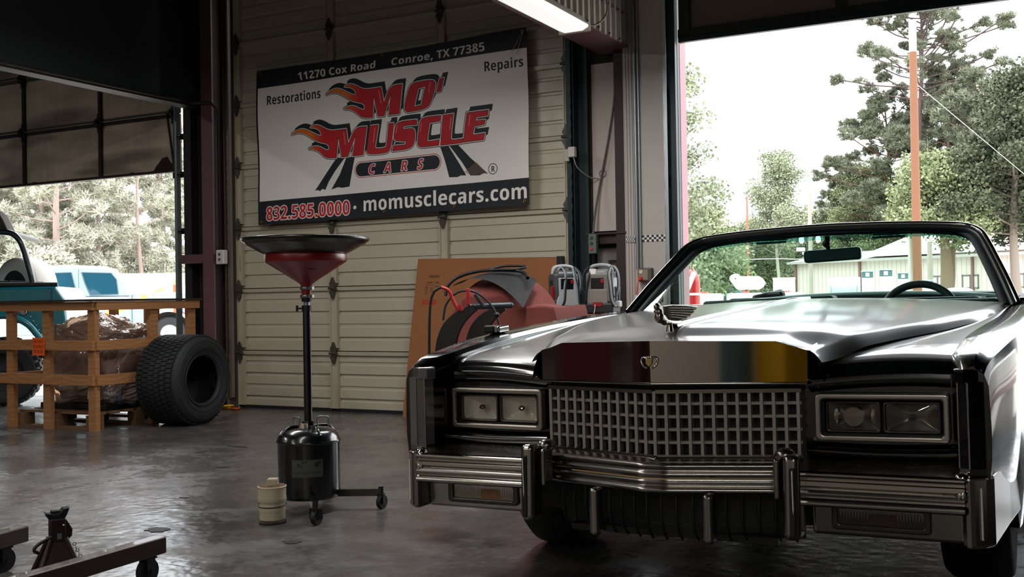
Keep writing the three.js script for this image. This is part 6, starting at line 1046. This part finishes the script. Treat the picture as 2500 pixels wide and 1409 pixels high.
// ------------------------------------------------------------------ teal open 4x4 just outside the left opening
{
  const D = 11.1, o0 = seen(60, 749, D), k = D / FOCAL, X = (px) => (px - 60) * k, Y = (py) => 1.03 - (py - 749) * k;
  const t = thing('off_road_vehicle', 'teal open-topped four-wheel-drive with black roll bar and knobby tyres, behind the crate', 'car', [o0.x, -0.01, o0.z], faceTurn(60) - 0.2);
  const teal = Ph(0x056a76, 0.3, 0, { clearcoat: 0.8, clearcoatRoughness: 0.1 }), blk = S(0x0a0d10, 0.5);
  part('body_tub', extrude(shapeOf([[X(-420), Y(850)], [X(-420), Y(700)], [X(120), Y(697)], [X(132), Y(697)], [X(150), Y(725)], [X(157), Y(790)], [X(156), Y(842)], [X(108), Y(845)], [X(96), Y(822)], [X(74), Y(790)], [X(40), Y(770)], [X(0), Y(768)], [X(-50), Y(788)], [X(-80), Y(845)]]), 1.45, 0.03, 3).translate(0, 0, -1.48), teal, t);
  part('corner_seam', b2(X(121), X(121) + 0.008, Y(840), Y(699), -0.01, 0.008), S(0x023a42, 0.5), t);
  part('fender_flare', tube([[X(112), Y(842), 0.05], [X(92), Y(815), 0.07], [X(70), Y(788), 0.08], [X(36), Y(770), 0.08], [X(0), Y(768), 0.08], [X(-45), Y(785), 0.07], [X(-80), Y(845), 0.05]], 0.035, 50, 8), teal, t);
  part('fuel_cap', lathe([[0, 0.03], [0.035, 0.03], [0.042, 0.015], [0.042, 0]], 24).rotateX(Math.PI / 2).translate(X(58), Y(757), 0.03), M.chrome, t);
  part('flare_rivet', [0, 1, 2, 3, 4, 5].map((i) => sph(0.008, X(75 + i * 6), Y(770 + i * 11), 0.035)), M.chrome, t);
  part('bed_rail', [rod([X(-420), Y(690), -0.06], [X(134), Y(693), -0.06], 0.028), rod([X(-60), Y(681), -0.14], [X(98), Y(688), -0.14], 0.014), box(0.03, 0.06, 0.03, X(20), Y(688), -0.12)], blk, t);
  for (const z of [-0.12]) part('roll_bar', tube([[X(76), Y(695), z], [X(66), Y(650), z], [X(54), Y(605), z], [X(45), Y(583), z], [X(30), Y(567), z], [X(10), Y(562), z], [X(-60), Y(561), z], [X(-300), Y(560), z]], 0.032, 60, 12), Ph(0x061c22, 0.3, 0, { clearcoat: 0.6 }), t);
  part('roll_bar', rod([X(30), Y(566), -0.12], [X(30), Y(566), -1.3], 0.03), blk, t);
  part('soft_top', extrude(shapeOf([[X(-200), Y(566)], [X(20), Y(564)], [X(6), Y(530)], [X(-4), Y(512)], [X(-20), Y(500)], [X(-200), Y(480)]]), 0.35, 0.01).translate(0, 0, -0.5), S(0x2f2a26, 0.9), t);
  for (const [px, s] of [[10, 1], [-360, 2]]) {
    const R = 0.365, prof = [[0.2, -0.12], [0.3, -0.14], [0.335, -0.125], [0.35, -0.09], [0.352, 0], [0.35, 0.09], [0.335, 0.125], [0.3, 0.14], [0.2, 0.12]];
    const w = part('wheel', lathe(prof, 48).rotateX(Math.PI / 2).translate(X(px), R, -0.12), M.rubber, t), lug = [];
    for (let i = 0; i < 30; i++) for (const zz of [-0.105, -0.035, 0.035, 0.105]) lug.push(box(0.05, 0.03, 0.058, 0, 0.352, zz).rotateZ((i + (Math.abs(zz) > 0.05 ? 0.5 : 0)) / 30 * 6.283).translate(X(px), R, -0.12));
    part('tread_lugs', lug, M.rubber, w).userData.kind = 'stuff'; part('hub', lathe([[0, 0.08], [0.06, 0.08], [0.08, 0.05], [0.2, 0.06], [0.205, 0.1]], 32).rotateX(Math.PI / 2).translate(X(px), R, -0.12), S(0x1a1c1e, 0.5, 0.4), w);
  }
  part('axle', [rod([X(10), 0.365, -0.2], [X(10), 0.365, -1.4], 0.05), box(1.6, 0.12, 1.1, X(-60), 0.55, -0.75), b2(X(60), X(150), 0.5, 0.6, -1.3, -0.2)], blk, t);
  // canvas-covered spare standing in the bed
  const sp = part('spare_cover', lathe([[0.2, 0.0], [0.215, 0.02], [0.3, 0.03], [0.345, 0.02], [0.362, -0.02], [0.366, -0.1], [0.36, -0.2], [0.33, -0.28], [0.26, -0.32], [0, -0.33]], 56).rotateX(Math.PI / 2).rotateY(-0.75).translate(X(14), Y(703), -0.55), S(0xb4aea6, 0.75), t, 'pale canvas cover on the spare wheel');
  part('cover_rim', new THREE.TorusGeometry(0.285, 0.045, 10, 56).scale(1, 1, 0.5).rotateY(-0.75).translate(X(14), Y(703), -0.55), S(0x9c7c66, 0.8), sp); part('cover_recess', cyl(0.27, 0.27, 0.02, 0, 0, 0, 40, Math.PI / 2).rotateY(-0.75).translate(X(14) - 0.006, Y(703), -0.545), S(0x06080a, 0.9), sp);
}
renderer.render(scene, camera);
